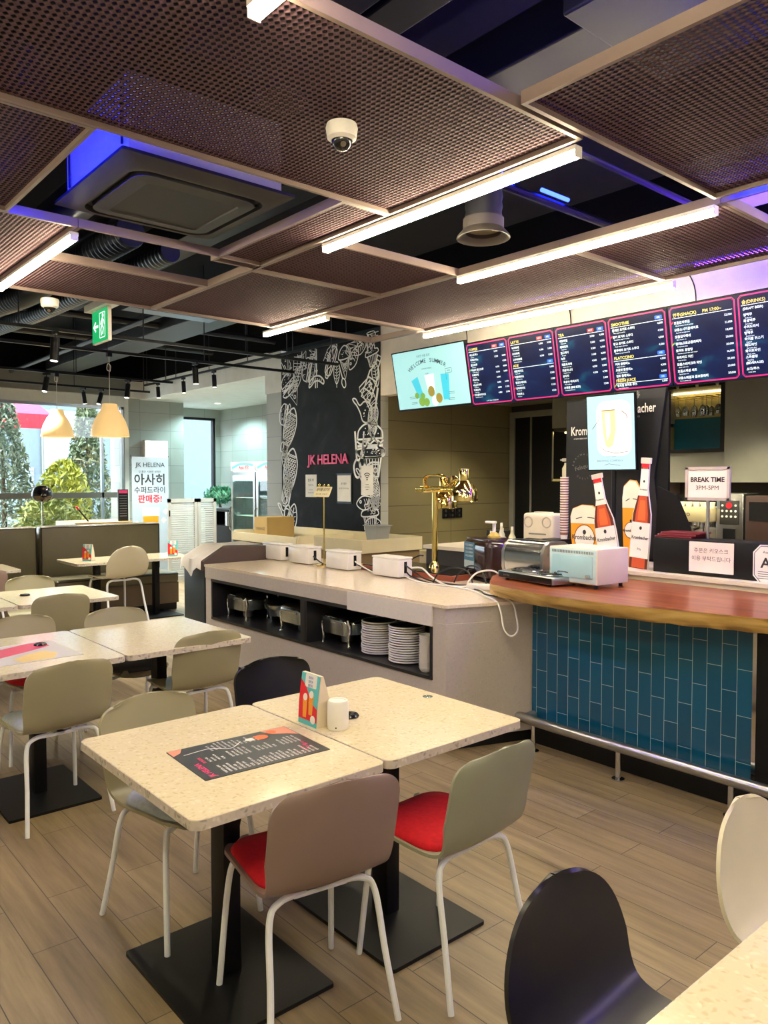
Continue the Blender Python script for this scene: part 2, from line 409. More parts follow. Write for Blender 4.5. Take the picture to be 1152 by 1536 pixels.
struct(B().bx(5.98, 6.15, -3.2, 7.05, 3.52, 4.2).bx(6.0, 6.2, 7.05, 14, 3.52, 4.2).bx(5.7, 9, 13.98, 14.15, 3.52, 4.2).bx(-3, 5.7, 13.97, 14, 3.54, 4.2).bx(-3, -2.98, -3.2, 14, 3.4, 4.2).bx(-3, 6, -3.2, -3.18, 3.4, 4.2), 'trim_4', mat('matt_black_paint', '060608', .95, spec=.1), ang=0)
struct(B().bx(6.15, 8.4, -3.2, 7.17, 2.72, 2.85), 'ceiling_lower', 'steel_cab', ang=0)
struct(B().bx(8.4, 8.5, -3.2, 7.17, 0, 2.72), 'wall_back', 'dark_wall', ang=0)

def window(name, x0, x1, y, z0, z1, mull, fr=.05, dark=True):
    e = bpy.data.objects.new(name, None); COL.objects.link(e); e['kind'] = 'structure'; e.location = (0, 0, 0)
    b = B().bx(x0, x0+fr, y, y+.1, z0, z1).bx(x1-fr, x1, y, y+.1, z0, z1).bx(x0, x1, y, y+.1, z0, z0+fr).bx(x0, x1, y, y+.1, z1-fr, z1)
    for m_ in mull: b.bx(m_-.02, m_+.02, y+.01, y+.09, z0+fr, z1-fr)
    struct(b, 'window_frame', 'steel' if not dark else 'duct_black', e, 0)
    struct(B().bx(x0+fr, x1-fr, y+.045, y+.055, z0+fr, z1-fr), 'window_pane', 'window_glass', e, 0)
    return e
w1 = window('window_1', WX0, WX1, 14.02, WZ0, WZ1, (1.9, 3.4, 5.30), .05, False)
struct(B().bx(WX0, WX1, 14.03, 14.11, 1.38, 1.48), 'window_rail', 'steel_cab', w1, 0)
window('window_2', 6.98, 8.06, 14.92, .95, 3.02, ())
# doorway in the kitchen back wall
d1 = bpy.data.objects.new('door_1', None); COL.objects.link(d1); d1['kind'] = 'structure'
struct(B().bx(8.33, 8.4, 6.95, 7.03, 0, 2.63).bx(8.33, 8.4, 5.75, 6.95, 2.55, 2.63).bx(8.33, 8.4, 5.67, 5.75, 0, 2.63), 'door_frame', 'steel_cab', d1, 0)
struct(B().bx(8.36, 8.395, 5.75, 6.95, 0, 2.55), 'door_leaf', 'black', d1, 0)
struct(B().bx(8.3, 8.345, 6.03, 6.06, 1.0, 1.6), 'door_handle', 'steel', d1, 0)
struct(B().bx(8.34, 8.36, 6.66, 6.68, 0, 2.55), 'door_seam', 'steel_cab', d1, 0)

# ------------------------------------------------------------------ outside the windows
struct(B().bx(-8, 20, 15.02, 40, -.4, -.3), 'ground_outside', mat('pale_paving', 'b9b8b2', .9), ang=0)
t = thing('building_facade', 'pale grey building across the street with dark framed windows', 'building', (0, 24, -.3))
b = B().bx(2, 13, 0, 1, 0, 9); b.obj('wall', mat('pale_blue_facade', '5c6a72', .7), t, 0)
for x, z, w_, h_ in ((8.0, 2.2, 1.4, 1.9), (10.2, 2.2, 1.4, 1.9), (6.4, .1, 1.1, 2.3)):
    f = B().bx(x-w_/2-.06, x+w_/2+.06, -.06, .02, z, z+h_).obj('window', 'steel_cab', t, 0)
    B().bx(x-w_/2, x+w_/2, -.09, -.05, z+.06, z+h_-.06).obj('pane', mat('sky_reflecting_pane', '7c929c', .15), f, 0)
t = thing('red_awning', 'red and pink shop awning above the street seen through the window', 'awning', (4.3, 19.5, 3.55))
b = B().prism([(0, 0), (-1.1, -.35), (-1.1, -.42), (0, -.08)], -1.6, 1.5, Matrix(((0, 0, 1, 0), (1, 0, 0, 0), (0, 1, 0, 0), (0, 0, 0, 1)))); b.obj('canopy', mat('pink_awning_cloth', 'c03058', .8), t)
B().bx(-1.6, 1.5, -1.14, -1.1, -.68, -.36).obj('valance', 'red', t)
B().bx(-1.6, 1.5, -.02, .05, -.2, .1).obj('wall_bracket', 'steel', t)

def foliage(name, label, cat, loc, h, r0, r1, n, cols, leaf, shape, group=None):
    t = thing(name, label, cat, loc, 0, group); q = random.Random(hash(name) % 100+int(h*10)+int(loc[0]*7))
    k = NT(name+'_leaf'); nz = k.n('TexNoise'); nz.inputs['Scale'].default_value = 4; k.l(k.tc.outputs['Object'], nz.inputs['Vector'])
    k.l(k.ramp(nz.outputs['Fac'], [(.35, lin(cols[0])), (.5, lin(cols[1])), (.65, lin(cols[2]))]), k.b.inputs['Base Color']); k.set(Roughness=.6)
    bm = bmesh.new()
    for i in range(n):
        u = q.random(); z = h*u if shape == 'cone' else h*(.15+.85*u)
        rr = (r0+(r1-r0)*u) if shape == 'cone' else r0*math.sqrt(max(0, 1-(2*u-1)**2))
        a = q.uniform(0, 2*math.pi); rad = rr*math.sqrt(q.uniform(.25, 1)); c = V((rad*math.cos(a), rad*math.sin(a), z+.25))
        e = Euler((q.uniform(-1.2, 1.2), q.uniform(-1.2, 1.2), q.uniform(0, 6.3))).to_matrix(); s = leaf*q.uniform(.6, 1.4)
        vs = [bm.verts.new(c+e @ V(p)*s) for p in ((-1, 0, 0), (0, -.32, .1), (1, 0, 0), (0, .32, .1))]
        bm.faces.new(vs)
    x = B(); x.bm.free(); x.bm = bm
    o = x.obj('foliage', k.m, t, 0); o['kind'] = 'stuff'
    B().tube([(0, 0, 0), (.02, 0, h*.35), (0, .02, h*.8)], [.07, .05, .015], 8).obj('trunk', mat('bark_'+name, '5c4a38', .9), t)
foliage('conifer', 'grey-green conifer outside the window beneath the red awning', 'tree', (4.35, 16.9, -.3), 3.75, .95, .12, 5200, ('56634e', '78846c', '9aa28c'), .075, 'cone')
foliage('conifer', 'grey-green conifer outside the window beside the right pendant lamp', 'tree', (5.98, 16.7, -.3), 3.75, .82, .1, 5200, ('52623f', '748262', '968e66'), .075, 'cone')
foliage('garden_shrub', 'yellow-green leafy shrub outside the window between the two conifers', 'shrub', (5.35, 16.3, -.3), 2.15, .55, 0, 2400, ('7a8428', 'aeae38', 'd0ca60'), .08, 'ball')
foliage('garden_shrub', 'low yellow-green bush behind the mushroom lamp outside the window', 'shrub', (4.75, 15.4, -.3), 1.45, .6, 0, 1800, ('5c682c', '808838', 'a4a458'), .07, 'ball')
foliage('window_plant', 'green potted foliage under the small recess window', 'plant', (7.85, 14.35, .93), .38, .34, 0, 420, ('2f6a4c', '4c8a60', '86b890'), .06, 'ball')
struct(B().bx(6.95, 8.15, 14.0, 14.88, 0, 1.14), 'trim_3', mat('recess_ledge', 'c8d4d2', .6), ang=0)

# ================================================================== CEILING: mesh panels in metal frames
CZ = 3.12
def mesh_panel(x0, x1, y0, y1, label, mesh=True, fw=.019, name='ceiling_mesh_panel'):
    cx, cy = (x0+x1)/2, (y0+y1)/2; w, d = x1-x0-.004, y1-y0-.004
    t = thing(name, label, 'ceiling panel', (cx, cy, CZ), 0, 'mesh panels of the suspended ceiling')
    b = B().bx(-w/2, w/2, -d/2, -d/2+fw, 0, .05).bx(-w/2, w/2, d/2-fw, d/2, 0, .05).bx(-w/2, -w/2+fw, -d/2+fw, d/2-fw, 0, .05).bx(w/2-fw, w/2, -d/2+fw, d/2-fw, 0, .05)
    b.obj('frame', 'frame', t, 0)
    if mesh: B().bx(-w/2+fw, w/2-fw, -d/2+fw, d/2-fw, .022, .024).obj('mesh', 'mesh', t, 0)
    return t
mesh_panel(-1.2, 2.80, 1.97, 3.21, 'largest dark mesh ceiling panel, carrying the white dome camera')
mesh_panel(-1.2, 1.21, 3.21, 4.50, 'mesh ceiling panel left of the dark ceiling cassette')
mesh_panel(-1.2, 1.58, 4.50, 6.25, 'mesh ceiling panel left of the leftmost light bar')
mesh_panel(1.58, 2.80, 5.26, 6.25, 'mesh ceiling panel with the green exit sign under its front edge')
mesh_panel(2.47, 2.80, 3.21, 4.62, 'narrow mesh ceiling strip on the right side of the dark ceiling cassette')
mesh_panel(2.80, 3.97, 3.82, 4.66, 'small mesh ceiling panel just beyond the round air outlet')
mesh_panel(2.80, 3.97, 4.66, 6.25, 'mesh ceiling panel beside the shortest light bar')
mesh_panel(3.97, 5.20, 1.95, 2.96, 'purple-lit mesh ceiling panel above the snack menu screen')
mesh_panel(3.97, 5.20, 2.96, 5.45, 'long ribbed mesh ceiling panel in front of the menu wall, edged by a light bar')
mesh_panel(3.97, 5.20, 5.45, 6.25, 'open ceiling frame without mesh in front of the chalkboard', False, .05, 'ceiling_frame')
mesh_panel(2.36, 3.90, -.6, 1.95, 'mesh ceiling panel at the upper right corner of the view')
mesh_panel(1.58, 2.80, 4.50, 5.26, 'open ceiling bay frame beyond the dark ceiling cassette showing a silver duct', False, .02, 'ceiling_frame')
mesh_panel(3.97, 5.20, .2, 1.95, 'open ceiling bay frame at the right edge showing blue light', False, .02, 'ceiling_frame')

# light bars clipped under the frame
def strip_lamp(x, y0, y1, label, z=CZ):
    L = y1-y0
    t = thing('ceiling_light_bar', label, 'light bar', (x, (y0+y1)/2, z), 0, 'warm light bars under the mesh ceiling')
    B().bx(-.026, .026, -L/2, L/2, -.012, -.001).bx(-.026, -.021, -L/2, L/2, -.02, -.012).bx(.021, .026, -L/2, L/2, -.02, -.012).obj('housing', 'white', t, 0)
    B().bx(-.02, .02, -L/2+.004, L/2-.004, -.05, -.012, .008).obj('diffuser', 'strip', t)
    B().bx(-.022, .022, -L/2-.003, -L/2+.003, -.05, -.001).bx(-.022, .022, L/2-.003, L/2+.003, -.05, -.001).obj('end_caps', 'white', t, 0)
    return t
strip_lamp(2.835, 2.02, 3.85, 'light bar between the big mesh panel and the bay with the round air outlet')
strip_lamp(3.985, 1.98, 3.83, 'light bar on the far side of the bay with the round air outlet')
strip_lamp(5.235, 2.9, 5.49, 'longest light bar, in front of the cream wall above the menu screens')
strip_lamp(1.59, 4.6, 6.18, 'light bar at the left edge of the view beyond the ceiling cassette')
strip_lamp(4.02, 5.43, 6.44, 'shortest light bar, in front of the chalkboard')
strip_lamp(1.26, .25, 2.07, 'light bar end at the top edge of the view above the big mesh panel')
strip_lamp(4.6, .3, 1.78, 'light bar whose tip shows at the right edge under the blue bay')
for x_, y0_, y1_ in ((-.4, 3.0, 4.8), (-.4, .2, 2.0), (2.2, -2.2, -.4), (4.2, -2.4, -.8), (.2, -2.4, -.6)):
    strip_lamp(x_, y0_, y1_, 'unseen light bar added under the mesh ceiling to brighten the room')  # extra bars added out of view, only to brighten the room

# purple LED line laid on the mesh edge facing the menu wall, blue LED strips and added glint tubes above the ceiling
tag(B().bx(5.235, 5.25, -2.5, 2.75, CZ+.07, CZ+.085).obj('led_strip', 'led_purple'), 'purple LED strip above the mesh edge washing the cream wall', 'led strip')
tag(B().bx(5.03, 5.05, 1.98, 4.2, CZ+.03, CZ+.04).obj('led_strip', emit('violet_led_dots', '5a30ff', 22)), 'thin violet LED line behind the ribbed mesh panel', 'led strip')
for x_, y0_, y1_, lb in ((1.228, 3.3, 4.4, 'blue LED strip on the frame left of the ceiling cassette'), (3.915, .3, 1.85, 'blue LED strip on the frame of the bay at the right edge'), (2.385, -.3, 1.7, 'blue LED strip on the frame of the bay at the top of the view')):
    tag(B().bx(x_-.006, x_+.006, y0_, y1_, CZ+.051, CZ+.057).obj('blue_glow_tube', 'led_blue'), lb, 'led strip')
for x0, x1, y_, z_, lb in ((3.75, 4.05, 3.36, 3.665, 'short glowing tube added as a blue glint on the pipe behind the round air outlet'), (4.3, 4.6, 3.36, 3.665, 'short glowing tube added as a blue glint right of the one behind the round air outlet')):
    tag(B().cyl((x0, y_, z_), (x1, y_, z_), .014, n=8).obj('blue_glow_tube', emit('blue_glint_tube', '1828ff', 30)), lb, 'glint tube')  # glowing tubes added to imitate blue glints on the ductwork
tag(B().bx(4.75, 5.6, 1.5, 2.6, 3.62, 3.72).obj('air_duct', 'white_wall', ang=0), 'white flat duct lit blue above the bay at the right edge', 'duct')

# ceiling cassette air conditioner
t = thing('ceiling_air_conditioner', 'dark grey square ceiling cassette air conditioner in an open bay', 'air conditioner', (1.91, 3.98, 3.17))
S = .475
b = B()
def sqring(b, r0, z0, r1, z1, n=6):
    a = [b.bm.verts.new((p[0], p[1], z0)) for p in rrect(2*r0[0], 2*r0[0], r0[1], n)]
    c = [b.bm.verts.new((p[0], p[1], z1)) for p in rrect(2*r1[0], 2*r1[0], r1[1], n)]
    for i in range(len(a)):
        k = (i+1) % len(a); b.bm.faces.new((a[i], a[k], c[k], c[i]))
    return a, c
prof = [((S, .012), .045), ((S, .012), .03), ((.40, .10), 0), ((.375, .10), .0), ((.37, .1), .03), ((.345, .09), .03), ((.34, .09), -.004), ((.26, .03), -.012), ((.255, .02), -.004)]
for (a, za), (c, zc) in zip(prof, prof[1:]): sqring(b, a, za, c, zc)
bmesh.ops.remove_doubles(b.bm, verts=b.bm.verts[:], dist=.0008)
b.obj('fascia', 'ac', t, 30)
B().box((0, 0, .0), (.51, .51, .008)).obj('intake_grille', 'ac_dark', t, 0)
lv = B()
for a in range(4):
    m = Matrix.Rotation(a*math.pi/2, 4, 'Z'); lv.box((0, .358, .02), (.5, .022, .006), mx=m)
lv.obj('louvres', 'black', t, 0)
B().bx(-.42, .42, -.42, .42, .046, .42).obj('body', 'white_wall', t, 0)
for sx in (-1, 1):
    for sy in (-1, 1): B().cyl((sx*.43, sy*.36, .1), (sx*.43, sy*.36, 1.03), .006, n=6).obj('hanger_rod', 'duct', t)

# round air outlet on a flexible neck
t = thing('round_air_outlet', 'round grey air outlet on a dark bent duct in the open bay', 'air outlet', (3.45, 3.12, 3.14))
B().lathe([(.105, .05), (.105, .0), (.15, -.03), (.158, -.03), (.155, -.02), (.12, .02), (.12, .08), (.105, .08)], n=32).obj('collar', mat('dark_taupe_outlet', '4a4340', .5), t)
B().cyl((0, 0, .02), (0, 0, .03), .1).obj('damper', mat('cream_damper', '6e6650', .6), t)
p = catmull([(0, 0, .06), (0, 0, .3), (.06, .1, .55), (.35, .3, .7), (.8, .5, .72)], 8); B().tube(p, [.105+.006*(i % 2) for i in range(len(p))], 16).obj('neck', 'duct_black', t)

def flex(name, label, pts, r, m='duct'):
    p = catmull(pts, 44); return tag(B().tube(p, [r*(1+.09*(i % 2)) for i in range(len(p))], 18).obj(name, m, ang=20), label, 'duct')
flex('flexible_duct', 'silver ribbed duct curving down left of the ceiling cassette', [(1.25, 4.35, 3.9), (1.22, 4.36, 3.6), (1.12, 4.42, 3.38), (.8, 4.5, 3.3), (.2, 4.5, 3.3)], .12)
flex('flexible_duct', 'short silver ribbed duct in the open bay beyond the ceiling cassette', [(1.78, 4.4, 3.45), (1.78, 4.85, 3.42), (1.78, 5.4, 3.42)], .075)
flex('flexible_duct', 'silver ribbed duct at the far left behind the mesh ceiling edge', [(1.5, 6.3, 3.45), (1.55, 7.0, 3.42), (1.6, 8.2, 3.42), (1.6, 9.5, 3.5)], .13)
flex('flexible_duct', 'long silver ribbed duct passing behind the small dome camera', [(2.35, 5.6, 3.52), (2.3, 7.0, 3.5), (2.3, 8.2, 3.5), (2.0, 9.8, 3.5), (1.6, 11.5, 3.5)], .11)
flex('flexible_duct', 'thinner silver ribbed duct ending left of the exit sign', [(2.85, 6.0, 3.56), (2.8, 7.4, 3.55), (2.75, 9.0, 3.55), (2.6, 10.5, 3.55)], .085)
for x0, x1, y0, y1, z0, z1, lb in ((1.55, 1.95, -3, 3.1, 3.5, 3.8, 'black rectangular duct running over the top bay'), (2.1, 2.3, -3, 4.4, 3.62, 3.82, 'narrow black duct beside the big duct in the top bay'), (3.0, 3.3, 1.5, 9.5, 3.72, 3.95, 'black duct above the bay with the round air outlet'), (2.0, 2.3, 4.5, 9.0, 3.65, 3.9, 'black duct over the open bay beyond the ceiling cassette'), (2.55, 3.3, -2.5, 1.9, 3.5, 3.85, 'wide black duct beyond the beam of the top bay'), (4.2, 4.7, 6.4, 13.6, 3.55, 3.85, 'grey-black rectangular duct above the far track lights')):
    tag(B().bx(x0, x1, y0, y1, z0, z1, .01).obj('rectangular_duct', 'duct_black', ang=0), lb, 'duct')
for k, (x0, y0, x1, y1, z, r, lb) in enumerate(((2.8, 2.6, 5.6, 2.6, 3.5, .02, 'thin black pipe crossing the bay with the round air outlet'), (2.6, 3.4, 5.9, 3.4, 3.62, .03, 'black pipe crossing behind the round air outlet'), (-2, 9.2, 5.9, 9.2, 3.62, .04, 'black pipe crossing the far open ceiling'), (-2, 11.0, 5.9, 11.0, 3.7, .05, 'thick black pipe crossing the far open ceiling'), (-2, 8.0, 5.9, 8.0, 3.8, .03, 'upper black pipe over the near track'), (3.7, 6.4, 3.7, 13.8, 3.5, .03, 'black pipe running towards the far window'))):
    tag(B().cyl((x0, y0, z), (x1, y1, z), r, n=10).obj('ceiling_pipe', 'duct_black'), lb, 'pipe')
tag(B().bx(1.8, 2.75, 9.4, 10.3, 3.62, 3.78).obj('ceiling_unit', 'duct', ang=0), 'grey ventilation box behind the small dome camera', 'duct')
tag(B().bx(3.2, 4.2, 7.7, 7.9, 3.45, 3.55).obj('cable_tray', 'duct', ang=0), 'grey cable tray right of the exit sign', 'cable tray')

# dome cameras, mesh-hidden speaker
def dome(loc, s, label):
    t = thing('dome_camera', label, 'security camera', loc)
    B().lathe([(0, 0), (.062*s, 0), (.066*s, -.015*s), (.060*s, -.055*s), (.045*s, -.066*s), (.043*s, -.06*s), (0, -.058*s)], n=32).obj('housing', 'white', t)
    B().lathe([(.042*s, -.055*s), (.042*s, -.068*s), (.036*s, -.085*s), (.022*s, -.1*s), (0, -.105*s)], n=24).obj('dome', 'black_gloss', t)
    B().cyl((-.012*s, -.022*s, -.08*s), (-.018*s, -.034*s, -.092*s), .012*s, n=12).obj('lens', 'chrome', t)
dome((1.97, 2.56, CZ+.018), 1.0, 'white dome camera under the big mesh panel')
dome((1.99, 6.32, CZ-.02), 1.05, 'small white dome camera on the far edge of the mesh ceiling')
tag(B().lathe([(0, 0), (.09, 0), (.1, .02), (0, .03)], (1.7, 2.6, CZ+.03), 28).obj('ceiling_speaker', mat('pale_speaker_grille', 'c8b4b0', .6)), 'round pale ceiling speaker showing through the big mesh panel', 'speaker')

# green exit sign
t = thing('exit_sign', 'green running-man exit sign hanging below the mesh ceiling', 'exit sign', (2.54, 6.7, 3.02))
B().box((0, 0, 0), (.03, .36, .285)).obj('case', 'white', t, 0)
B().box((-.016, 0, 0), (.004, .345, .27)).obj('green_face', 'exit_green', t, 0)
B().box((0, .0, .175), (.12, .5, .06)).obj('mount', 'white', t, 0)
B().cyl((0, 0, .2), (0, 0, 1.18), .012, n=8).obj('rod', 'duct_black', t)
fm = face_negx(-.0185, 0, 0)
b = B(); b.ribbon(rrect(.12, .21, .004, 2, .06, .0), .008, fm, .001, True)
b.prism(circ(.017, 14, .075, .078), 0, .002, fm)
for pts, w_ in (([(.068, .058), (.056, .005)], .03), ([(.056, .008), (.088, -.03), (.07, -.08)], .018), ([(.056, .008), (.03, -.038), (.045, -.088)], .018), ([(.072, .052), (.1, .03), (.11, .0)], .012), ([(.066, .05), (.035, .032), (.025, .005)], .012), ([(-.03, 0), (-.13, 0)], .022), ([(-.085, .04), (-.135, 0), (-.085, -.04)], .02)):
    b.ribbon(pts, w_, fm, .002)
b.obj('pictogram', 'exit_white', t, 0)

# track lighting in the far half of the room
def track(x0, x1, y, z, label, along='x'):
    b = B().bx(x0, x1, y-.018, y+.018, z, z+.03) if along == 'x' else B().bx(y-.018, y+.018, x0, x1, z, z+.03)
    t = thing('lighting_track', label, 'lighting track', (0, 0, 0), 0, 'black lighting tracks')
    b.obj('rail', 'black', t, 0); n = int((x1-x0)/1.1)
    for i in range(n+1):
        q = x0+.1+i*(x1-x0-.2)/max(1, n); B().cyl((q, y, z+.03) if along == 'x' else (y, q, z+.03), (q, y, 4.2) if along == 'x' else (y, q, 4.2), .006, n=6).obj('hanger_rod', 'duct_black', t)
track(-1.5, 5.6, 7.36, 3.05, 'nearest black lighting track behind the exit sign')
track(-1.5, 5.6, 8.3, 3.06, 'second black lighting track, behind the nearest one')
track(-1.5, 4.9, 10.3, 3.06, 'third black lighting track carrying the left pendant cord')
track(-1.5, 5.4, 12.2, 3.13, 'farthest black lighting track, close to the window')
track(7.3, 13.2, 5.75, 3.36, 'black lighting track running along the white soffit', 'y')
def spot(x, y, z, tilt, az, label, s=1.0, on=False):
    t = thing('track_spotlight', label, 'spotlight', (x, y, z), az, 'black cylinder spotlights on the tracks')
    B().box((0, 0, -.015), (.03, .1, .03)).cyl((0, 0, -.03), (0, 0, -.075), .007, n=8).obj('adapter', 'black', t)
    d = V((math.sin(tilt), 0, -math.cos(tilt))); p0 = V((0, 0, -.075)); p1 = p0+d*.17*s
    B().cyl(p0-d*.015, p1, .034*s).obj('barrel', 'black', t)
    B().cyl(p1+d*.0005, p1+d*.003, .028*s).obj('lens', 'lampglow', t)
    L = bpy.data.lights.new('spot_light', 'SPOT'); L.energy = SPOT_W; L.spot_size = R(95); L.spot_blend = .6; L.color = (1, .93, .8); L.shadow_soft_size = .03
    lo = bpy.data.objects.new('spot_light', L); COL.objects.link(lo); lo.parent = t; lo.location = p1+d*.01
    lo.rotation_euler = d.to_track_quat('-Z', 'Y').to_euler()

spot(2.36, 7.36, 3.05, R(4), R(180), 'lit cylinder spotlight nearest the camera, left of the exit sign', 1.15)
spot(4.23, 8.3, 3.06, R(3), 0, 'cylinder spotlight on the second track in front of the white soffit')
spot(3.19, 10.3, 3.06, R(14), R(210), 'cylinder spotlight left of the left pendant cord')
spot(4.25, 10.3, 3.06, R(8), R(200), 'cylinder spotlight at the right end of the third track, above the right pendant')
spot(4.32, 12.2, 3.13, R(10), R(20), 'left of the two cylinder spotlights above the window on the farthest track')
spot(4.60, 12.2, 3.13, R(18), R(200), 'right of the two cylinder spotlights above the window on the farthest track')
for y_, lb in ((12.65, 'farthest of the three cylinder spotlights along the white soffit'), (11.69, 'middle of the three cylinder spotlights along the white soffit'), (10.67, 'nearest of the three cylinder spotlights along the white soffit')):
    spot(5.75, y_, 3.36, R(3), 0, lb)

for x_, y_, lb in ((7.4, 13.6, 'ceiling downlight in the recess closest to the small window'), (7.4, 11.6, 'ceiling downlight in the recess between the other two'), (6.7, 10.2, 'ceiling downlight in the recess closest to the chalkboard wall')):
    t = thing('recess_downlight', lb, 'downlight', (x_, y_, 3.2))
    B().lathe([(0, -.002), (.055, -.002), (.06, -.006), (.075, -.006), (.075, 0), (0, 0)], n=24).obj('trim_ring', 'white', t); B().cyl((0, 0, -.0045), (0, 0, -.0025), .052).obj('lens', 'lampglow', t, 0)
    L = bpy.data.lights.new('downlight', 'SPOT'); L.energy = 150 if y_ > 11 else 60; L.spot_size = R(150); L.spot_blend = .5; L.color = (.62, .96, 1); L.shadow_soft_size = .05
    lo = bpy.data.objects.new('downlight', L); COL.objects.link(lo); lo.parent = t; lo.location = (0, 0, -.012)

# ================================================================== CHALKBOARD WALL
MX = 5.985
t = thing('chalkboard_mural', 'tall black chalkboard wall with white food doodles and pink lettering', 'mural', (MX, 8.11, 0))
B().bx(0, .014, -1.06, 1.06, .0, 3.46).obj('board', 'board', t, 0)
fm = face_negx(0, 0, 0)        # local: x right (towards -Y), y up; board spans x -1.06..1.06
ck = B()
def at(cx, cy, s, rot=0): return fm @ T(cx, cy) @ Matrix.Rotation(rot, 4, 'Z') @ Matrix.Diagonal((s, s, 1, 1))
def st(m, pts, w=.05, closed=False, sm=True):
    p = catmull([(x, y, 0) for x, y in pts], 5, closed) if sm else [V((x, y, 0)) for x, y in pts]
    ck.ribbon([(q.x, q.y) for q in p], w*1.35, m, .0015, closed)
def dots(m, n, x0, x1, y0, y1, r, q):
    for i in range(n):
        cx, cy = q.uniform(x0, x1), q.uniform(y0, y1); ck.prism(circ(r*q.uniform(.6, 1.3), 7, cx, cy, .7), 0, .0015, m)
Q = random.Random(3)
def burger(m):
    st(m, [(-1, .1), (-.9, .55), (-.4, .85), (.3, .85), (.9, .5), (1, .1)], .07); st(m, [(-1, .1), (1, .1)], .07, sm=False)
    st(m, [(-1.05, 0), (-.7, -.15), (-.35, 0), (0, -.15), (.35, 0), (.7, -.15), (1.05, 0)], .07)
    st(m, [(-1, -.25), (1, -.25)], .1, sm=False); st(m, [(-1, -.4), (-.9, -.75), (-.4, -.85), (.4, -.85), (.9, -.75), (1, -.4)], .07, True)
    dots(m, 16, -.7, .7, .3, .7, .045, Q); dots(m, 12, -.8, .8, -.7, -.5, .04, Q)
def cone(m):
    st(m, [(-.45, .1), (0, -1.2), (.45, .1)], .06, sm=False); st(m, [(-.5, .1), (-.55, .4), (-.3, .75), (.1, .9), (.45, .6), (.5, .1)], .06, True)
    for k in range(4): st(m, [(-.36+.14*k, .02-.1*k), (.1+.05*k, -.75+.16*k)], .03, sm=False); st(m, [(.36-.14*k, .02-.1*k), (-.1-.05*k, -.75+.16*k)], .03, sm=False)
    dots(m, 10, -.35, .35, .2, .7, .04, Q)
def bottle(m):
    st(m, [(-.14, 1), (.14, 1), (.14, .5), (.32, .2), (.32, -1), (-.32, -1), (-.32, .2), (-.14, .5)], .06, True, False)
    st(m, [(-.32, -.05), (.32, -.05)], .05, sm=False); st(m, [(-.32, -.6), (.32, -.6)], .05, sm=False); st(m, [(-.15, -.2), (.1, -.25), (-.1, -.35), (.15, -.45)], .04); st(m, [(-.14, .8), (.14, .8)], .04, sm=False)
def fork(m):
    st(m, [(0, 1.9), (0, .2)], .09, sm=False); st(m, [(-.1, .55), (0, .2), (.1, .55)], .07, sm=False)
    st(m, [(-.85, -.5), (-.7, -.1), (-.2, .15), (.35, .12), (.8, -.2), (.75, -.42), (.3, -.2), (-.2, -.18), (-.6, -.45)], .08, True)
    for k in range(6): st(m, [(-.5+.2*k, .0+.06*math.sin(k)), (-.46+.2*k, -.22)], .05, sm=False)
    for k in (-.12, .08): st(m, [(k, -.2), (k, -.62)], .07, sm=False)
def pizza(m):
    st(m, [(-.8, .6), (0, .85), (.8, .6)], .09); st(m, [(-.75, .5), (0, -1), (.75, .5)], .06, sm=False); st(m, [(-.75, .5), (0, .7), (.75, .5)], .05)
    for c in ((-.25, .25), (.3, .3), (0, -.2)): st(m, circ(.15, 9, *c), .05, True)
    dots(m, 8, -.3, .3, -.4, .4, .04, Q)
def corn(m):
    st(m, [(0, 1.2), (.45, .7), (.5, 0), (.3, -.7), (0, -1.1), (-.3, -.7), (-.5, 0), (-.45, .7)], .06, True)
    for r_ in range(9):
        y = .85-.2*r_; w = .45*math.sqrt(max(.05, 1-(y/1.2)**2))
        for k in range(4): st(m, circ(w*.22, 6, -w*.72+k*w*.48, y, .8), .035, True, False)
def cupcake(m):
    st(m, [(-.6, 0), (-.42, -.9), (.42, -.9), (.6, 0)], .07, False, False)
    for k in range(5): st(m, [(-.45+.22*k, 0), (-.32+.16*k, -.85)], .04, sm=False)
    st(m, [(-.7, 0), (-.75, .3), (-.4, .45), (-.45, .7), (-.1, .75), (0, 1.05), (.15, .75), (.45, .65), (.4, .4), (.75, .3), (.7, 0)], .07, True); dots(m, 12, -.45, .45, .1, .6, .04, Q)
def fish(m):
    st(m, [(-1, 0), (-.4, .42), (.4, .3), (.75, .05), (1.05, .35), (1.05, -.35), (.75, -.05), (.4, -.3), (-.4, -.42)], .06, True)
    st(m, circ(.08, 8, -.6, .1), .05, True)
    for k in range(4): st(m, [(-.25+.22*k, .25), (-.15+.22*k, 0), (-.25+.22*k, -.25)], .04)
def cup(m):
    st(m, [(-.5, .7), (-.36, -.9), (.36, -.9), (.5, .7)], .06, True, False); st(m, [(-.6, .7), (.6, .7), (.5, .95), (-.5, .95)], .06, True, False)
    for k in range(5): st(m, [(-.44, .45-.25*k), (.44, .45-.25*k)], .035, sm=False)
    st(m, circ(.2, 10, 0, -.1), .05, True)
def leaf(m):
    st(m, [(0, 1), (.4, .4), (.35, -.3), (0, -.9), (-.35, -.3), (-.4, .4)], .06, True); st(m, [(0, .8), (0, -1.2)], .05, sm=False)
    for k in range(5): y = .5-.25*k; st(m, [(-.28, y+.15), (0, y), (.28, y+.15)], .035, sm=False)
def scribble(m, n=4):
    for k in range(n): st(m, [(Q.uniform(-1, 1), Q.uniform(-1, 1)) for _ in range(6)], .05)
def spoon(m):
    st(m, [(0, 1.2), (0, -.2)], .1, sm=False); st(m, [(0, -.2), (.26, -.5), (.2, -.95), (0, -1.1), (-.2, -.95), (-.26, -.5)], .09, True)
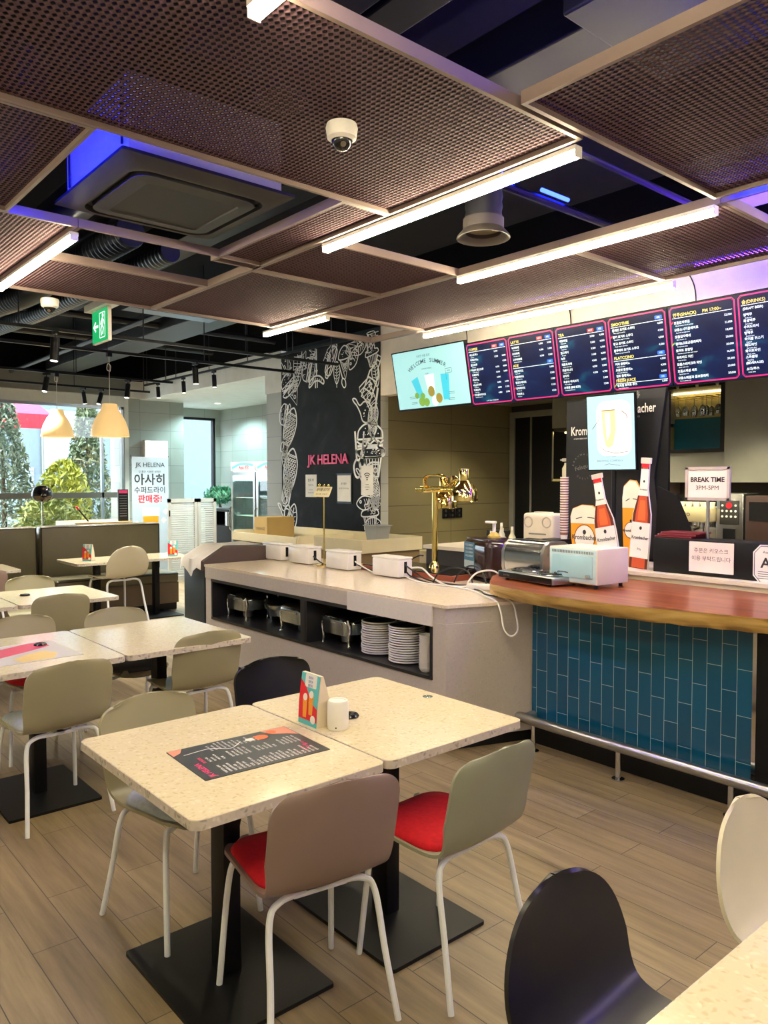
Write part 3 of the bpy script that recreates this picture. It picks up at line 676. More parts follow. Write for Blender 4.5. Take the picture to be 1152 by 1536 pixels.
def drum(m):
    st(m, [(-.9, .6), (-1.05, .85), (-.75, .8), (-.4, .35), (.1, .5), (.6, .2), (.7, -.4), (.3, -.8), (-.2, -.65), (-.4, -.1), (-.7, .4)], .07, True); dots(m, 9, -.1, .5, -.4, .2, .05, Q)
def hotdog(m):
    for dy, a in ((.35, 1), (-.35, -1)): st(m, [(-1, 0), (-.7, dy), (.7, dy), (1, 0)], .07)
    st(m, [(-1.15, 0), (-.9, .18), (.9, .18), (1.15, 0), (.9, -.18), (-.9, -.18)], .06, True); st(m, [(-.9, 0), (-.6, .1), (-.3, -.1), (0, .1), (.3, -.1), (.6, .1), (.9, 0)], .05)
# left edge, top to bottom
for f, x, y, s, r in ((scribble, -.93, 3.25, .14, 0), (burger, -.88, 3.02, .17, .5), (leaf, -.68, 3.05, .19, -.5), (pizza, -.74, 2.86, .16, .4), (burger, -.97, 2.6, .15, 1.3), (corn, -.87, 2.38, .27, -.4), (cone, -.98, 2.1, .17, .2),
                      (leaf, -.96, 1.95, .18, .3), (corn, -.86, 1.78, .3, -.25), (hotdog, -.95, 1.56, .2, 1.3), (spoon, -.88, 1.4, .25, -.3), (drum, -.95, 1.2, .2, 0), (leaf, -.82, 1.12, .26, -.3), (cup, -.96, .92, .16, .1), (leaf, -.85, .83, .18, -.6),
                      # top edge
                      (cup, -.68, 3.2, .17, -.15), (scribble, -.55, 3.3, .13, 0), (burger, -.4, 3.16, .16, 1.3), (scribble, -.3, 3.33, .1, 0), (fork, -.22, 3.03, .2, 0), (hotdog, .1, 3.22, .2, 1.1), (bottle, .05, 3.33, .14, -.6), (leaf, .22, 3.05, .15, 0), (cone, .38, 3.2, .2, .1), (spoon, .33, 3.0, .14, .4),
                      (scribble, .5, 3.3, .12, 0), (fish, .58, 3.22, .18, 1.0), (fish, .72, 3.32, .16, .5), (scribble, .92, 3.36, .14, 0), (cupcake, .92, 3.2, .15, .2),
                      # right edge
                      (bottle, .93, 2.92, .28, -.5), (leaf, .99, 2.95, .16, .2), (cup, .86, 2.72, .2, .55), (drum, .77, 2.55, .2, .1), (spoon, .97, 2.5, .25, -.2), (corn, .93, 2.42, .17, -.2), (burger, .88, 2.17, .24, 0), (cupcake, .93, 1.98, .27, 0), (spoon, .62, 2.0, .25, .1), (spoon, .74, 2.05, .2, -.1), (pizza, .94, 1.74, .2, .3), (drum, .8, 1.68, .18, 0), (corn, .97, 1.55, .18, .2),
                      (fish, .82, 1.42, .2, .1), (scribble, .97, 1.4, .12, 0), (cupcake, .88, 1.26, .2, .1), (burger, .94, 1.1, .16, .2), (cup, .9, .9, .17, 0), (cone, .98, .95, .15, .3), (corn, .9, .7, .2, .3), (leaf, 1.0, .62, .15, 0), (burger, .9, .5, .16, 0)):
    f(at(x, y, s, r))
ck.obj('chalk_drawing', 'chalk', t, 0)
b = B(); b.mesh(text_me('JK HELENA', .178, 'CENTER', .012, .006), fm @ T(.03, 1.905, .012)); b.obj('pink_lettering', 'hot_pink', t, 0)

def sheet(name, label, x, y, z, w, h, mx_fn, m='paper', cat='notice', lines=(), d=.004, backing=None, extra=None):
    t = thing(name, label, cat, (x, y, z)); mm = mx_fn(0, 0, 0)
    if backing: b = B(); b.prism(rrect(w+.03, h+.05, .004, 2), 0, .01, mm); b.obj('backing', backing, t, 0)
    o = .01 if backing else 0
    b = B(); b.prism(rrect(w, h, .003, 2), o, o+d, mm); b.obj('sheet', m, t, 0)
    b = B()
    for s, ly, sz, bo in lines: b.mesh(text_me(s, sz, 'CENTER', bo), mm @ T(0, ly, o+d+.0012))
    if extra: extra(b, mm @ T(0, 0, o+d))
    if lines or extra: b.obj('writing', 'ink', t, 0)
    return t
sheet('paper_notice', 'white paper notice on the chalkboard left of the lettering stand', MX-.001, 8.46, 1.62, .25, .30, face_negx, lines=(('셀프 바', .06, .045, .01), ('이용 안내', .0, .03, 0), ('빈 접시는', -.06, .022, 0), ('반납해 주세요', -.1, .022, 0)))
sheet('paper_notice', 'white paper notice in a black holder on the chalkboard', MX-.001, 7.73, 1.59, .27, .33, face_negx, lines=(('음식물은', .05, .032, 0), ('남기지 말아 주세요', -.01, .026, 0)), backing='black')
def wifi(b, m):
    for r_ in (.03, .055, .08): b.ribbon([(r_*math.cos(R(a)), .01+r_*math.sin(R(a))) for a in range(45, 136, 10)], .012, m, .001)
    b.prism(circ(.012, 10, 0, .012), 0, .001, m)
    for i, wd in enumerate((.06, .09, .05)): b.ribbon([(-wd/2, -.05-.03*i), (wd/2, -.05-.03*i)], .006, m, .001)
sheet('wifi_sign', 'white card with a black wireless symbol on the chalkboard edge', MX-.001, 7.28, 1.69, .23, .36, face_negx, cat='sign', extra=wifi)

# ================================================================== SCREENS ABOVE THE BAR
TLT = R(11)
def tv(label, y, z, w, h, x=5.80):
    t = thing('wall_screen' if w < 0 else 'menu_screen', label, 'screen', (x, y, z))
    mm = Matrix.Rotation(TLT, 4, 'Y') @ face_negx(0, 0, 0)
    # face_negx normal is -X; rotating +Y by TLT tips the face downwards
    mm = Matrix.Rotation(-TLT, 4, 'Y') @ face_negx(0, 0, 0)
    b = B(); b.prism(rrect(w, h, .006, 2), -.045, 0, mm); b.obj('casing', 'black_gloss', t, 0)
    b = B()
    b.prism([(-w*.2, -.1), (w*.2, -.1), (w*.2, .1), (-w*.2, .1)], -.16, -.045, mm); b.obj('wall_mount', 'black', t, 0)
    return t, mm
def grp(parent, name, m, fn): b = B(); fn(b); return b.obj(name, m, parent, 0)

# welcome screen
t, mm = tv('tilted screen with a pale aqua summer drinks advert, left of the menu screens', 6.0, 2.785, 1.12, .655)
t.name = 'advert_screen'
scr = B(); scr.prism(rrect(1.09, .62, .003, 1, 0, .004), 0, .002, mm); scr = scr.obj('display', 's_aqua', t, 0)
m2 = mm @ T(0, 0, .0025)
b = B(); s_ = 'WELCOME SUMMER'; rr = .50
for i, ch in enumerate(s_):
    a = R(90)-(i-(len(s_)-1)/2)*.082
    b.mesh(text_me(ch, .062, 'CENTER', .008), m2 @ T(-.02+rr*math.cos(a), -.33+rr*math.sin(a), .001) @ Matrix.Rotation(a-R(90), 4, 'Z'))
b.mesh(text_me('시원한 여름 음료', .03), m2 @ T(-.06, .235, .001)); b.mesh(text_me('SUMMER DRINKS', .02), m2 @ T(-.03, .1, .001)); b.mesh(text_me('4,500~', .02), m2 @ T(-.03, .045, .001))
b.mesh(text_me('NEW', .022), m2 @ T(.29, .045, .001)); b.ribbon(rrect(.09, .045, .004, 1, .29, .053), .004, m2, .001, True); b.ribbon([(.245, .03), (.245, -.04)], .005, m2, .001)
for xx, yy in ((-.3, -.18), (-.28, -.24), (.3, -.17), (.29, -.235)):
    for k in range(2): b.ribbon([(xx-.05, yy-.016*k), (xx+.04, yy-.016*k)], .004, m2, .001)
b.obj('lettering', 's_ink', scr, 0)
def cupshape(cx, cy, a, w=.12, h=.26): return [(cx+x*math.cos(a)-y*math.sin(a), cy+x*math.sin(a)+y*math.cos(a)) for x, y in ((-w/2, h/2), (w/2, h/2), (w*.36, -h/2), (-w*.36, -h/2))]
grp(scr, 'drink_picture', 's_cyan', lambda b: [b.prism(cupshape(-.2, -.09, .35, .11, .22), 0, .001, m2), b.prism(cupshape(.22, -.11, -.05, .12, .27), 0, .001, m2)])
grp(scr, 'drink_highlight', 's_pale', lambda b: [b.prism(cupshape(.0, -.06, .05, .14, .2), 0, .001, m2), b.prism(circ(.05, 16, .04, -.245, 1.1), .001, .002, m2)])
grp(scr, 'fruit_picture', 's_lime', lambda b: [b.prism(circ(.05, 14, -.16, -.24), .001, .003, m2), b.prism(circ(.045, 14, -.09, -.25), .001, .003, m2), b.prism(circ(.035, 14, -.14, -.18), .001, .003, m2), b.prism(circ(.033, 14, -.23, -.17), .001, .003, m2)])
grp(scr, 'kiwi_picture', 's_kiwi', lambda b: [b.prism(circ(.05, 16, -.0, -.14, 1.15), .001, .003, m2), b.prism(circ(.048, 16, .105, -.22, 1.1), .001, .003, m2)])

ROWX = {}
def menu_panel(scr, m, w, h, cx, heads, rows, foot=None):
    """heads: (y, title, hot, ice); rows: (y, name, sub, price1, price2, mark)"""
    P = {k: B() for k in ('b',)}
    def one(n_, mt, fn): b_ = B(); fn(b_); b_.obj(n_, mt, scr, 0)
    x0, x1 = cx-w/2+.014, cx+w/2-.014; y0, y1 = -h/2+.022, h/2-.022; c = .02
    fr = [(x0+c, y0), (x1-c, y0), (x1, y0+c), (x1, y1-c), (x1-c, y1), (x0+c, y1), (x0, y1-c), (x0, y0+c)]
    P['b'].ribbon(fr, .007, m, .001, True)
    fr2 = [((x-cx)*.975+cx, y*.98) for x, y in fr]; P['b'].ribbon(fr2, .0025, m, .001, True)
    L = x0+.03; Rr = x1-.02
    P['b'].obj('border', 's_pink', scr, 0)
    for y, ti, hot, ice in heads:
        one('heading', 's_yellow', lambda b: b.mesh(text_me(ti, .034, 'LEFT', .012), m @ T(L-.005, y, .001)))
        one('heading_rule', 's_white', lambda b: b.ribbon([(L-.01, y-.012), (Rr, y-.012)], .0035, m, .001))
        for on, dx, wd, n_, mt in ((hot, -.135, 'HOT', 'red_tab', 's_red'), (ice, -.04, 'ICE', 'blue_tab', 's_blue')):
            if on:
                one(n_, mt, lambda b: b.prism(rrect(.062, .03, .004, 1, Rr+dx, y+.012), 0, .001, m)); one('tab_text', 's_white', lambda b: b.mesh(text_me(wd, .018), m @ T(Rr+dx, y+.006, .0015)))
    for y, nm, sb, p1, p2, mk in rows:
        w_ = B(); w_.mesh(text_me(nm, .024, 'LEFT', .014), m @ T(L, y, .001))
        if sb: w_.mesh(text_me(sb, .0125, 'LEFT'), m @ T(L+.012, y-.019, .001))
        if p1: w_.mesh(text_me(p1, .021, 'RIGHT', .006), m @ T(Rr-.1, y+.004, .001))
        if p2: w_.mesh(text_me(p2, .021, 'RIGHT', .006), m @ T(Rr-.005, y+.004, .001))
        w_.obj('menu_line', 's_white', scr, 0)
        if mk: one('red_mark' if mk == 'r' else 'green_mark', 's_red' if mk == 'r' else 's_green', lambda b: b.prism([(L-.03, y-.005), (L-.005, y+.012), (L-.002, y+.024), (L-.024, y+.012)], 0, .002, m))
    if foot: one('footnote', 's_white', lambda b: b.mesh(text_me(foot, .014, 'CENTER'), m @ T(cx, y0+.02, .001)))
def rows(y, dy, items): return [(y-dy*i,)+it for i, it in enumerate(items)]
def menu_tv(label, y, left, right, z=2.755, h=.64):
    t, mm = tv(label, y, z, 1.105, h)
    b = B(); b.prism(rrect(1.085, h-.03, .003, 1), 0, .002, mm); scr = b.obj('display', 'menu_blue', t, 0)
    m2 = mm @ T(0, 0, .003)
    for cx, (hd, rw, ft) in ((-.272, left), (.272, right)): menu_panel(scr, m2, .545, h, cx, hd, rw, ft)
    return t
menu_tv('menu screen listing coffee, latte and ade, nearest the advert screen', 4.885,
        ([(.235, 'COFFEE', 1, 1)], rows(.185, .05, [('에스프레소', 'Espresso', '3,000', '', ''), ('아메리카노', 'Americano', '3,500', '4,000', ''), ('콜드브루', 'Cold brew', '', '4,500', ''), ('바닐라 콜드브루', 'Vanilla cold brew', '4,500', '4,800', 'g'), ('카페라떼', 'Cafe latte', '4,500', '5,000', ''), ('카푸치노', 'Cappuccino', '4,500', '', ''), ('바닐라라떼', 'Vanilla latte', '4,800', '5,300', ''), ('카페모카', 'Cafe mocha', '4,800', '5,300', ''), ('카라멜마끼아또', 'Caramel macchiato', '4,800', '5,300', 'r')]), '샷 추가 500 / 사이즈업 500'),
        ([(.235, 'LATTE', 1, 1), (.015, 'ADE', 0, 1)], rows(.185, .055, [('녹차라떼', 'Green tea latte', '4,500', '5,000', ''), ('초코라떼', 'Chocolate latte', '4,500', '5,000', ''), ('고구마라떼', 'Sweet potato latte', '4,500', '5,000', '')])+rows(-.035, .054, [('레몬에이드', 'Lemon ade', '', '5,000', ''), ('자몽에이드', 'Grapefruit ade', '', '5,500', 'r'), ('청포도에이드', 'Green grape ade', '', '5,500', ''), ('유자에이드', 'Citron ade', '', '5,500', 'r'), ('키위주스', 'Kiwi juice', '', '4,500', '')]), None))
menu_tv('menu screen listing tea, smoothie and fresh juice', 3.79,
        ([(.225, 'TEA', 1, 1)], rows(.175, .052, [('캐모마일', 'Chamomile', '3,500', '4,000', ''), ('페퍼민트', 'Peppermint', '3,500', '4,000', ''), ('얼그레이', 'Earl grey', '3,500', '4,000', ''), ('녹차', 'Green tea', '3,500', '4,000', ''), ('레몬유자차', 'Lemon citron tea', '4,500', '5,000', ''), ('자몽허니티', 'Grapefruit tea', '4,500', '5,000', ''), ('유자차', 'Citron tea', '4,200', '4,700', ''), ('복숭아 아이스티', 'Peach iced tea', '', '3,800', ''), ('수제청 (BIG SIZE)', 'Homemade fruit tea', '', '7,500', '')]), None),
        ([(.235, 'SMOOTHIE', 0, 1), (-.045, 'FLATCCINO', 0, 1), (-.235, 'FRESH JUICE', 0, 1)], rows(.19, .056, [('플레인 요거트 스무디', 'Plain yogurt smoothie', '', '4,500', ''), ('딸기 요거트 스무디', 'Strawberry yogurt smoothie', '', '4,500', 'r'), ('망고 요거트 스무디', 'Mango yogurt smoothie', '', '4,500', ''), ('블루베리 요거트 스무디', 'Blueberry yogurt smoothie', '', '4,500', '')])+rows(-.092, .05, [('커피 플랫치노', 'Coffee flatccino', '', '4,500', ''), ('초콜릿 플랫치노', 'Chocolate flatccino', '', '4,500', ''), ('민트 플랫치노', 'Mint flatccino', '', '5,000', '')])+rows(-.272, .05, [('생과일 토마토 주스', 'Fresh tomato juice', '', '5,000', 'g')]), None))
menu_tv('menu screen listing snacks and drinks at the right edge', 2.69,
        ([(.225, '안주(SNACK)     PM 17:00~', 0, 0)], rows(.168, .054, [('모둠감자튀김', 'Mixed fried potato & sausage', '', '22,000', 'r'), ('모둠소시지플레이트', 'Assorted sausage plate', '', '22,000', ''), ('모둠감자해쉬', 'Hash brown set', '', '18,000', ''), ('칠리&고르곤졸라피자', 'Gorgonzola pizza', '', '20,000', 'g'), ('토마토 홍합탕', 'Tomato mussel stew with bread', '', '20,000', ''), ('후라이드 치킨', 'Fried chicken', '', '16,000', ''), ('모듬스테이크와 와인', 'Steak with wine', '', '20,000', ''), ('모듬스페셜 세트', 'Special beer set', '', '20,000', ''), ('모듬스페셜과 콤보플래터', 'Combo platter set', '', '20,000', '')]), None),
        ([(.235, '술(DRINKS)', 0, 0)], rows(.19, .044, [('(DRAFT BEER)', '', '', '', ''), ('생맥주', 'Draft beer', '', '5,000', ''), ('흑생맥주', 'Dark draft', '', '7,000', ''), ('수퍼드라이', 'Super dry', '', '8,000', ''), ('병맥주', 'Bottled beer', '', '5,000', ''), ('하이볼 위스키', 'Highball', '', '8,000', ''), ('레드와인', 'Red wine glass', '', '7,000', ''), ('화이트와인', 'White wine', '', '7,000', ''), ('스파클링', 'Sparkling', '', '9,000', ''), ('(BEVERAGE)', '', '', '', ''), ('소다/주스', 'Soda, juice', '', '3,000', '')]), None))
for y_, lb in ((5.6, 'leftmost'), (4.3, 'middle'), (3.1, 'rightmost')):
    tag(B().tube(catmull([(5.985, y_+.15, 3.45), (5.98, y_+.04, 3.25), (5.95, y_, 2.98)], 6), .005, 6).obj('screen_cable', 'rubber'), lb+' of the thin black cables on the cream wall above the menu screens', 'cable')

# ================================================================== BUFFET COUNTER
t = thing('buffet_counter', 'speckled grey buffet counter with a black open shelf facing the tables', 'counter', (3.36, 4.8, 0))
ox_, oy_ = 3.36, 4.8
def pol(pts): return [(x-ox_, y-oy_) for x, y in pts]
end = [(3.36, 3.33), (3.95, 3.12), (4.5, 3.12)]
b = B()
b.prism(pol([(3.36, 6.42), (3.36, 3.33), (3.95, 3.12), (4.5, 3.12), (4.5, 6.42)]), .08, .44)
b.prism(pol([(3.36, 3.445), (3.36, 3.33), (3.95, 3.12), (4.5, 3.12), (4.5, 6.42), (3.9, 6.42), (3.9, 3.445)]), .44, .8)
b.prism(pol([(3.36, 6.42), (3.36, 6.31), (3.9, 6.31), (3.9, 6.42)]), .44, .8)
b.prism(pol([(3.362, 6.42), (3.362, 3.34), (3.95, 3.12), (4.5, 3.12), (4.5, 6.42)]), .8, .9)
b.obj('body', 'lam', t, 0)
B().prism(pol([(3.41, 6.4), (3.41, 3.36), (3.97, 3.16), (4.45, 3.16), (4.45, 6.4)]), 0, .08).obj('plinth', 'black', t, 0)
B().prism(pol([(3.352, 6.42), (3.352, 4.3), (3.36, 4.3), (3.36, 6.42)]), .8, .905).obj('fascia', 'lam', t, 0)
B().prism(pol([(3.345, 4.298), (3.345, 3.44), (3.36, 3.44), (3.36, 4.298)]), .775, .905).obj('fascia', 'lam_light', t, 0)
B().prism(pol([(3.35, 6.43), (3.35, 3.325), (3.945, 3.11), (4.5, 3.11), (4.5, 6.43)]), .9, .92).obj('worktop', 'quartz', t, 0)
b = B()
for y0, y1 in ((3.445, 4.83), (4.87, 6.31)):
    b.bx(3.365-ox_, 3.9-ox_, y0-oy_, y1-oy_, .44, .452).bx(3.365-ox_, 3.9-ox_, y0-oy_, y1-oy_, .79, .8).bx(3.885-ox_, 3.9-ox_, y0-oy_, y1-oy_, .452, .79)
    b.bx(3.355-ox_, 3.885-ox_, y0-oy_, y0+.022-oy_, .44, .8).bx(3.355-ox_, 3.885-ox_, y1-.022-oy_, y1-oy_, .44, .8).bx(3.352-ox_, 3.37-ox_, y0-oy_, y1-oy_, .435, .455).bx(3.352-ox_, 3.37-ox_, y0-oy_, y1-oy_, .775, .8)
b.bx(3.352-ox_, 3.9-ox_, 4.83-oy_, 4.87-oy_, .435, .8)
b.obj('shelf', 'lining', t, 0)

# chafing dishes on the shelf
def chafing(y, label, x=3.6):
    t = thing('chafing_dish', label, 'chafing dish', (x, y, .452), 0, 'chafing dishes on the buffet shelf')
    for sx in (-.11, .11):
        for sy in (-.15, .15):
            o = 1 if sy > 0 else -1
            B().tube(catmull([(sx, sy, .2), (sx, sy+.022*o, .14), (sx, sy+.006*o, .05), (sx, sy+.012*o, .0)], 5), [.012]*15+[.017], 10).obj('leg', 'chrome', t)
    b = B(); b.prism(rrect(.27, .3, .03), .085, .17); b.obj('water_pan', 'dull_chrome', t)
    b = B(); b.prism(rrect(.29, .325, .035), .17, .182); b.obj('rim', 'chrome', t)
    b = B(); q = []
    for k, (s, z) in enumerate(((1, .182), (.97, .2), (.85, .222), (.6, .235), (.25, .24))): q.append([b.bm.verts.new((p[0]*s, p[1]*s, z)) for p in rrect(.275, .31, .03)])
    for a, c in zip(q, q[1:]):
        for i in range(len(a)): b.bm.faces.new((a[i], a[(i+1) % len(a)], c[(i+1) % len(a)], c[i]))
    b.bm.faces.new(q[-1]); b.obj('lid', 'dull_chrome', t)
    B().tube(catmull([(-.145, -.06, .21), (-.175, -.05, .222), (-.175, .05, .222), (-.145, .06, .21)], 5), .006, 8).obj('lid_handle', 'chrome', t)
    B().lathe([(0, .0), (.045, 0), (.05, .05), (0, .055)], (0, 0, .012), 18).obj('burner', 'steel', t)
    return t
chafing(6.08, 'leftmost chafing dish on the black buffet shelf')
chafing(5.2, 'middle chafing dish, left of the shelf divider')
chafing(4.62, 'chafing dish just right of the shelf divider, beside the stacked plates')
def rpan(y, x, label):
    t = thing('round_pan', label, 'pan', (x, y, .452))
    B().lathe([(0, .06), (.14, .06), (.155, .15), (.165, .155), (.16, .165), (.15, .165)], n=28).obj('pan', 'dull_chrome', t)
    B().lathe([(.165, .166), (.14, .2), (.06, .225), (0, .23)], n=28).obj('lid', 'black_gloss', t)
    B().tube(catmull([(-.05, 0, .22), (-.045, 0, .27), (.045, 0, .27), (.05, 0, .22)], 5), .008, 8).obj('handle', 'chrome', t)
    for a in range(3): B().cyl((.12*math.cos(a*2.1), .12*math.sin(a*2.1), 0), (.12*math.cos(a*2.1), .12*math.sin(a*2.1), .075), .012, n=8).obj('leg', 'chrome', t)
rpan(4.36, 3.73, 'round covered pan behind the stacked plates on the buffet shelf')
rpan(5.72, 3.74, 'round covered pan deep in the shelf between the left chafing dishes')
def plate_mesh():
    return B().lathe([(0, .004), (.075, .004), (.078, 0), (.085, 0), (.09, .004), (.124, .0105), (.1275, .014), (.1275, .0205), (.124, .022), (.09, .011), (0, .009)], n=36)
pm = mat('white_stoneware', 'ece8e2', .3); pm2 = mat('dark_glazed_plate_face', '4a5654', .15)
def plates(x, y, n, r_, label, grp_):
    first = None
    for i in range(n):
        if first is None:
            first = thing('dinner_plate', label, 'plate', (x, y, .453), 0, grp_)
            plate_mesh().obj('dish', pm, first)
            B().lathe([(0, .0095), (.09, .0115), (.118, .0205)], n=36).obj('glazed_face', pm2, first)
        else: dup(first, (x+rnd.uniform(-r_, r_), y+rnd.uniform(-r_, r_), .453+.0165*i), rnd.uniform(0, 3))
plates(3.56, 4.2, 14, .004, 'white plate in the left of the two plate stacks on the buffet shelf', 'left stack of plates')
plates(3.53, 3.87, 15, .004, 'white plate in the right of the two plate stacks on the buffet shelf', 'right stack of plates')
first = None
for i in range(13):
    if first is None:
        first = thing('white_bowl', 'small white bowl in the narrow stack beside the right plate stack', 'bowl', (3.44, 3.585, .453), 0, 'narrow stack of small bowls')
        B().lathe([(0, .004), (.028, .004), (.03, 0), (.034, 0), (.043, .012), (.05, .03), (.047, .03), (.04, .014), (0, .009)], n=24).obj('bowl', pm, first)
    else: dup(first, (3.44+rnd.uniform(-.001, .001), 3.585, .453+.0175*i))

# white cable boxes along the buffet worktop
def cable_box(x, y, label, rz=0):
    t = thing('cable_box', label, 'cable box', (x, y, .92), rz, 'white cable boxes on the buffet counter')
    B().box((0, 0, .079), (.15, .32, .142), 0, .012).obj('body', 'white', t)
    B().box((0, 0, .157), (.155, .325, .016), 0, .006).obj('lid', 'white', t)
    for sy in (-1, 1): B().box((0.0, sy*.1598, .085), (.03, .003, .09)).obj('cable_slot', 'black', t, 0)
    return t
cable_box(4.10, 6.36, 'leftmost white cable box on the buffet counter')
cable_box(4.10, 5.90, 'second white cable box from the left on the buffet counter')
cable_box(4.08, 5.29, 'third white cable box from the left, right of the sign stand')
cable_box(4.06, 4.63, 'rightmost white cable box, with cables coming out of its end')
def cord(pts, m, r, label, n=8): return tag(B().tube(catmull(pts, n), r, 7).obj('power_cable', m), label, 'cable')
zt = .926
cord([(4.08, 5.74, 1.0), (4.12, 5.66, .94), (4.15, 5.55, zt), (4.16, 5.47, .98)], 'rubber', .006, 'short black cable between the second and third white cable boxes')
cord([(4.08, 5.13, 1.0), (4.12, 5.0, .935), (4.09, 4.86, zt), (4.07, 4.79, .96)], 'white_cable', .006, 'white cable between the third and rightmost white cable boxes')
cord([(4.1, 5.13, .97), (4.17, 5.0, zt), (4.15, 4.88, zt), (4.1, 4.79, .98)], 'rubber', .005, 'black cable between the third and rightmost white cable boxes')
cord([(4.05, 4.47, 1.03), (4.05, 4.4, 1.0), (4.03, 4.2, .94), (4.05, 3.95, zt), (4.1, 3.75, .935), (4.15, 3.62, .96)], 'rubber', .006, 'upper black cable from the rightmost cable box to the power strip')
cord([(4.07, 4.47, .97), (4.02, 4.36, .95), (3.98, 4.12, zt), (4.0, 3.85, zt), (4.04, 3.66, .94)], 'rubber', .006, 'lower black cable from the rightmost cable box along the worktop')
cord([(4.08, 4.47, 1.0), (4.1, 4.33, 1.01), (4.06, 4.18, .96), (4.0, 3.98, zt), (3.96, 3.8, zt), (3.94, 3.66, zt)], 'white_cable', .007, 'thick white cable from the rightmost cable box')
cord([(4.05, 4.47, .945), (3.99, 4.3, zt), (3.95, 4.05, zt), (3.98, 3.82, .93), (4.06, 3.72, .94)], 'white_cable', .006, 'lowest white cable from the rightmost cable box')
cord([(4.0, 4.1, .93), (4.02, 4.06, 1.0), (4.05, 3.95, 1.05), (4.08, 3.83, 1.03), (4.06, 3.76, .96), (4.02, 3.74, .93)], 'rubber', .006, 'left black cable loop standing up on the buffet worktop')
cord([(4.12, 4.0, .93), (4.14, 3.97, 1.0), (4.16, 3.88, 1.06), (4.17, 3.78, 1.04), (4.14, 3.7, .95)], 'rubber', .006, 'right black cable loop standing up on the buffet worktop')
cord([(3.99, 3.75, zt), (3.98, 3.72, .98), (4.03, 3.68, 1.04), (4.12, 3.62, 1.05), (4.18, 3.58, 1.0)], 'white_cable', .006, 'white cable arching over the power strip')
cord([(3.95, 3.72, zt), (3.86, 3.55, .935), (3.76, 3.36, .93), (3.7, 3.22, .92), (3.685, 3.17, .86), (3.67, 3.13, .76), (3.7, 3.1, .72), (3.75, 3.09, .75), (3.76, 3.11, .84), (3.78, 3.17, .92), (3.86, 3.42, .93), (3.98, 3.62, zt)], 'white_cable', .006, 'white cable looping down over the end of the buffet counter')
cord([(4.0, 3.7, zt), (3.92, 3.55, .932), (3.84, 3.44, .93), (3.8, 3.3, .935)], 'rubber', .005, 'black cable under the wooden bar end')
t = thing('power_strip', 'white power strip among the cables beside the wooden bar end', 'power strip', (4.03, 3.62, .921), R(20))
B().box((0, 0, .022), (.06, .24, .04), 0, .008).obj('body', 'white', t)
b = B()
for k in range(4): b.cyl((0, -.085+.055*k, .042), (0, -.085+.055*k, .044), .018, n=14)
b.obj('sockets', 'cream', t)

# brass sign stand between the boxes
t = thing('sign_stand', 'slim brass stand holding a small yellow plate, between the white cable boxes', 'sign stand', (4.1, 5.6, .92))
B().cyl((0, 0, 0), (0, 0, .012), .07, n=24).obj('base', 'brass', t); B().cyl((0, 0, .012), (0, 0, .66), .007, n=10).obj('pole', 'brass', t)
mm = Matrix.Translation((-.01, 0, .665)) @ Matrix.Rotation(R(25), 4, 'Y') @ face_negx(0, 0, 0)
b = B(); b.prism(rrect(.23, .1, .012), 0, .006, mm); b.obj('plate', mat('pale_yellow_plate', 'e6dcae', .4), t)
b = B(); b.mesh(text_me('음식물 남기지', .034, 'CENTER', .01), mm @ T(0, .008, .0075)); b.mesh(text_me('말아 주세요 감사합니다', .018), mm @ T(0, -.03, .0075)); b.obj('writing', 'ink', t, 0)
b = B()
for sy in (-.07, 0, .07): b.ball((.0, sy, .725), .012)
b.obj('finials', 'brass', t)

# brown waste bin with a paper cover at the far end of the buffet
t = thing('waste_bin', 'dark waste bin with brown lid at the far end of the buffet counter', 'bin', (3.7, 6.66, 0))
B().bx(-.34, .34, -.2, .2, 0, .86, .008).obj('body', mat('dark_teal_laminate', '30383a', .4), t)
b = B(); b.prism([(-.345, .86), (.345, .86), (.345, 1.055), (-.13, 1.06), (-.345, .94)], -.205, .205, Matrix(((1, 0, 0, 0), (0, 0, 1, 0), (0, 1, 0, 0), (0, 0, 0, 1)))); b.obj('lid', mat('dark_brown_lid', '4a3c38', .45), t, 0)
b = B(); g = []
for i in range(15):
    u = i/14; row = []
    for j in range(9):
        v = j/8; x = -.36+.64*u; y = .215-.40*v
        z = (.944+.122*min(1, (x+.36)/.23)) + .004+.004*math.sin(7*u+5*v)
        row.append(b.bm.verts.new((x, y, z)))
    g.append(row)
drp = [b.bm.verts.new((-.375-.015*math.sin(j*1.3), .215-.40*(j/8), .83+.05*math.sin(j*1.1))) for j in range(9)]
for i in range(14):
    for j in range(8): b.bm.faces.new((g[i][j], g[i+1][j], g[i+1][j+1], g[i][j+1]))
for j in range(8): b.bm.faces.new((drp[j], g[0][j], g[0][j+1], drp[j+1]))
tag(b.obj('paper_cover', mat('pale_kraft_paper', 'f6f0e6', .8), ang=60, solid=-.003), 'pale paper sheet draped over the waste bin lid', 'paper'); bpy.data.objects['paper_cover'].location = (3.7, 6.66, .004)

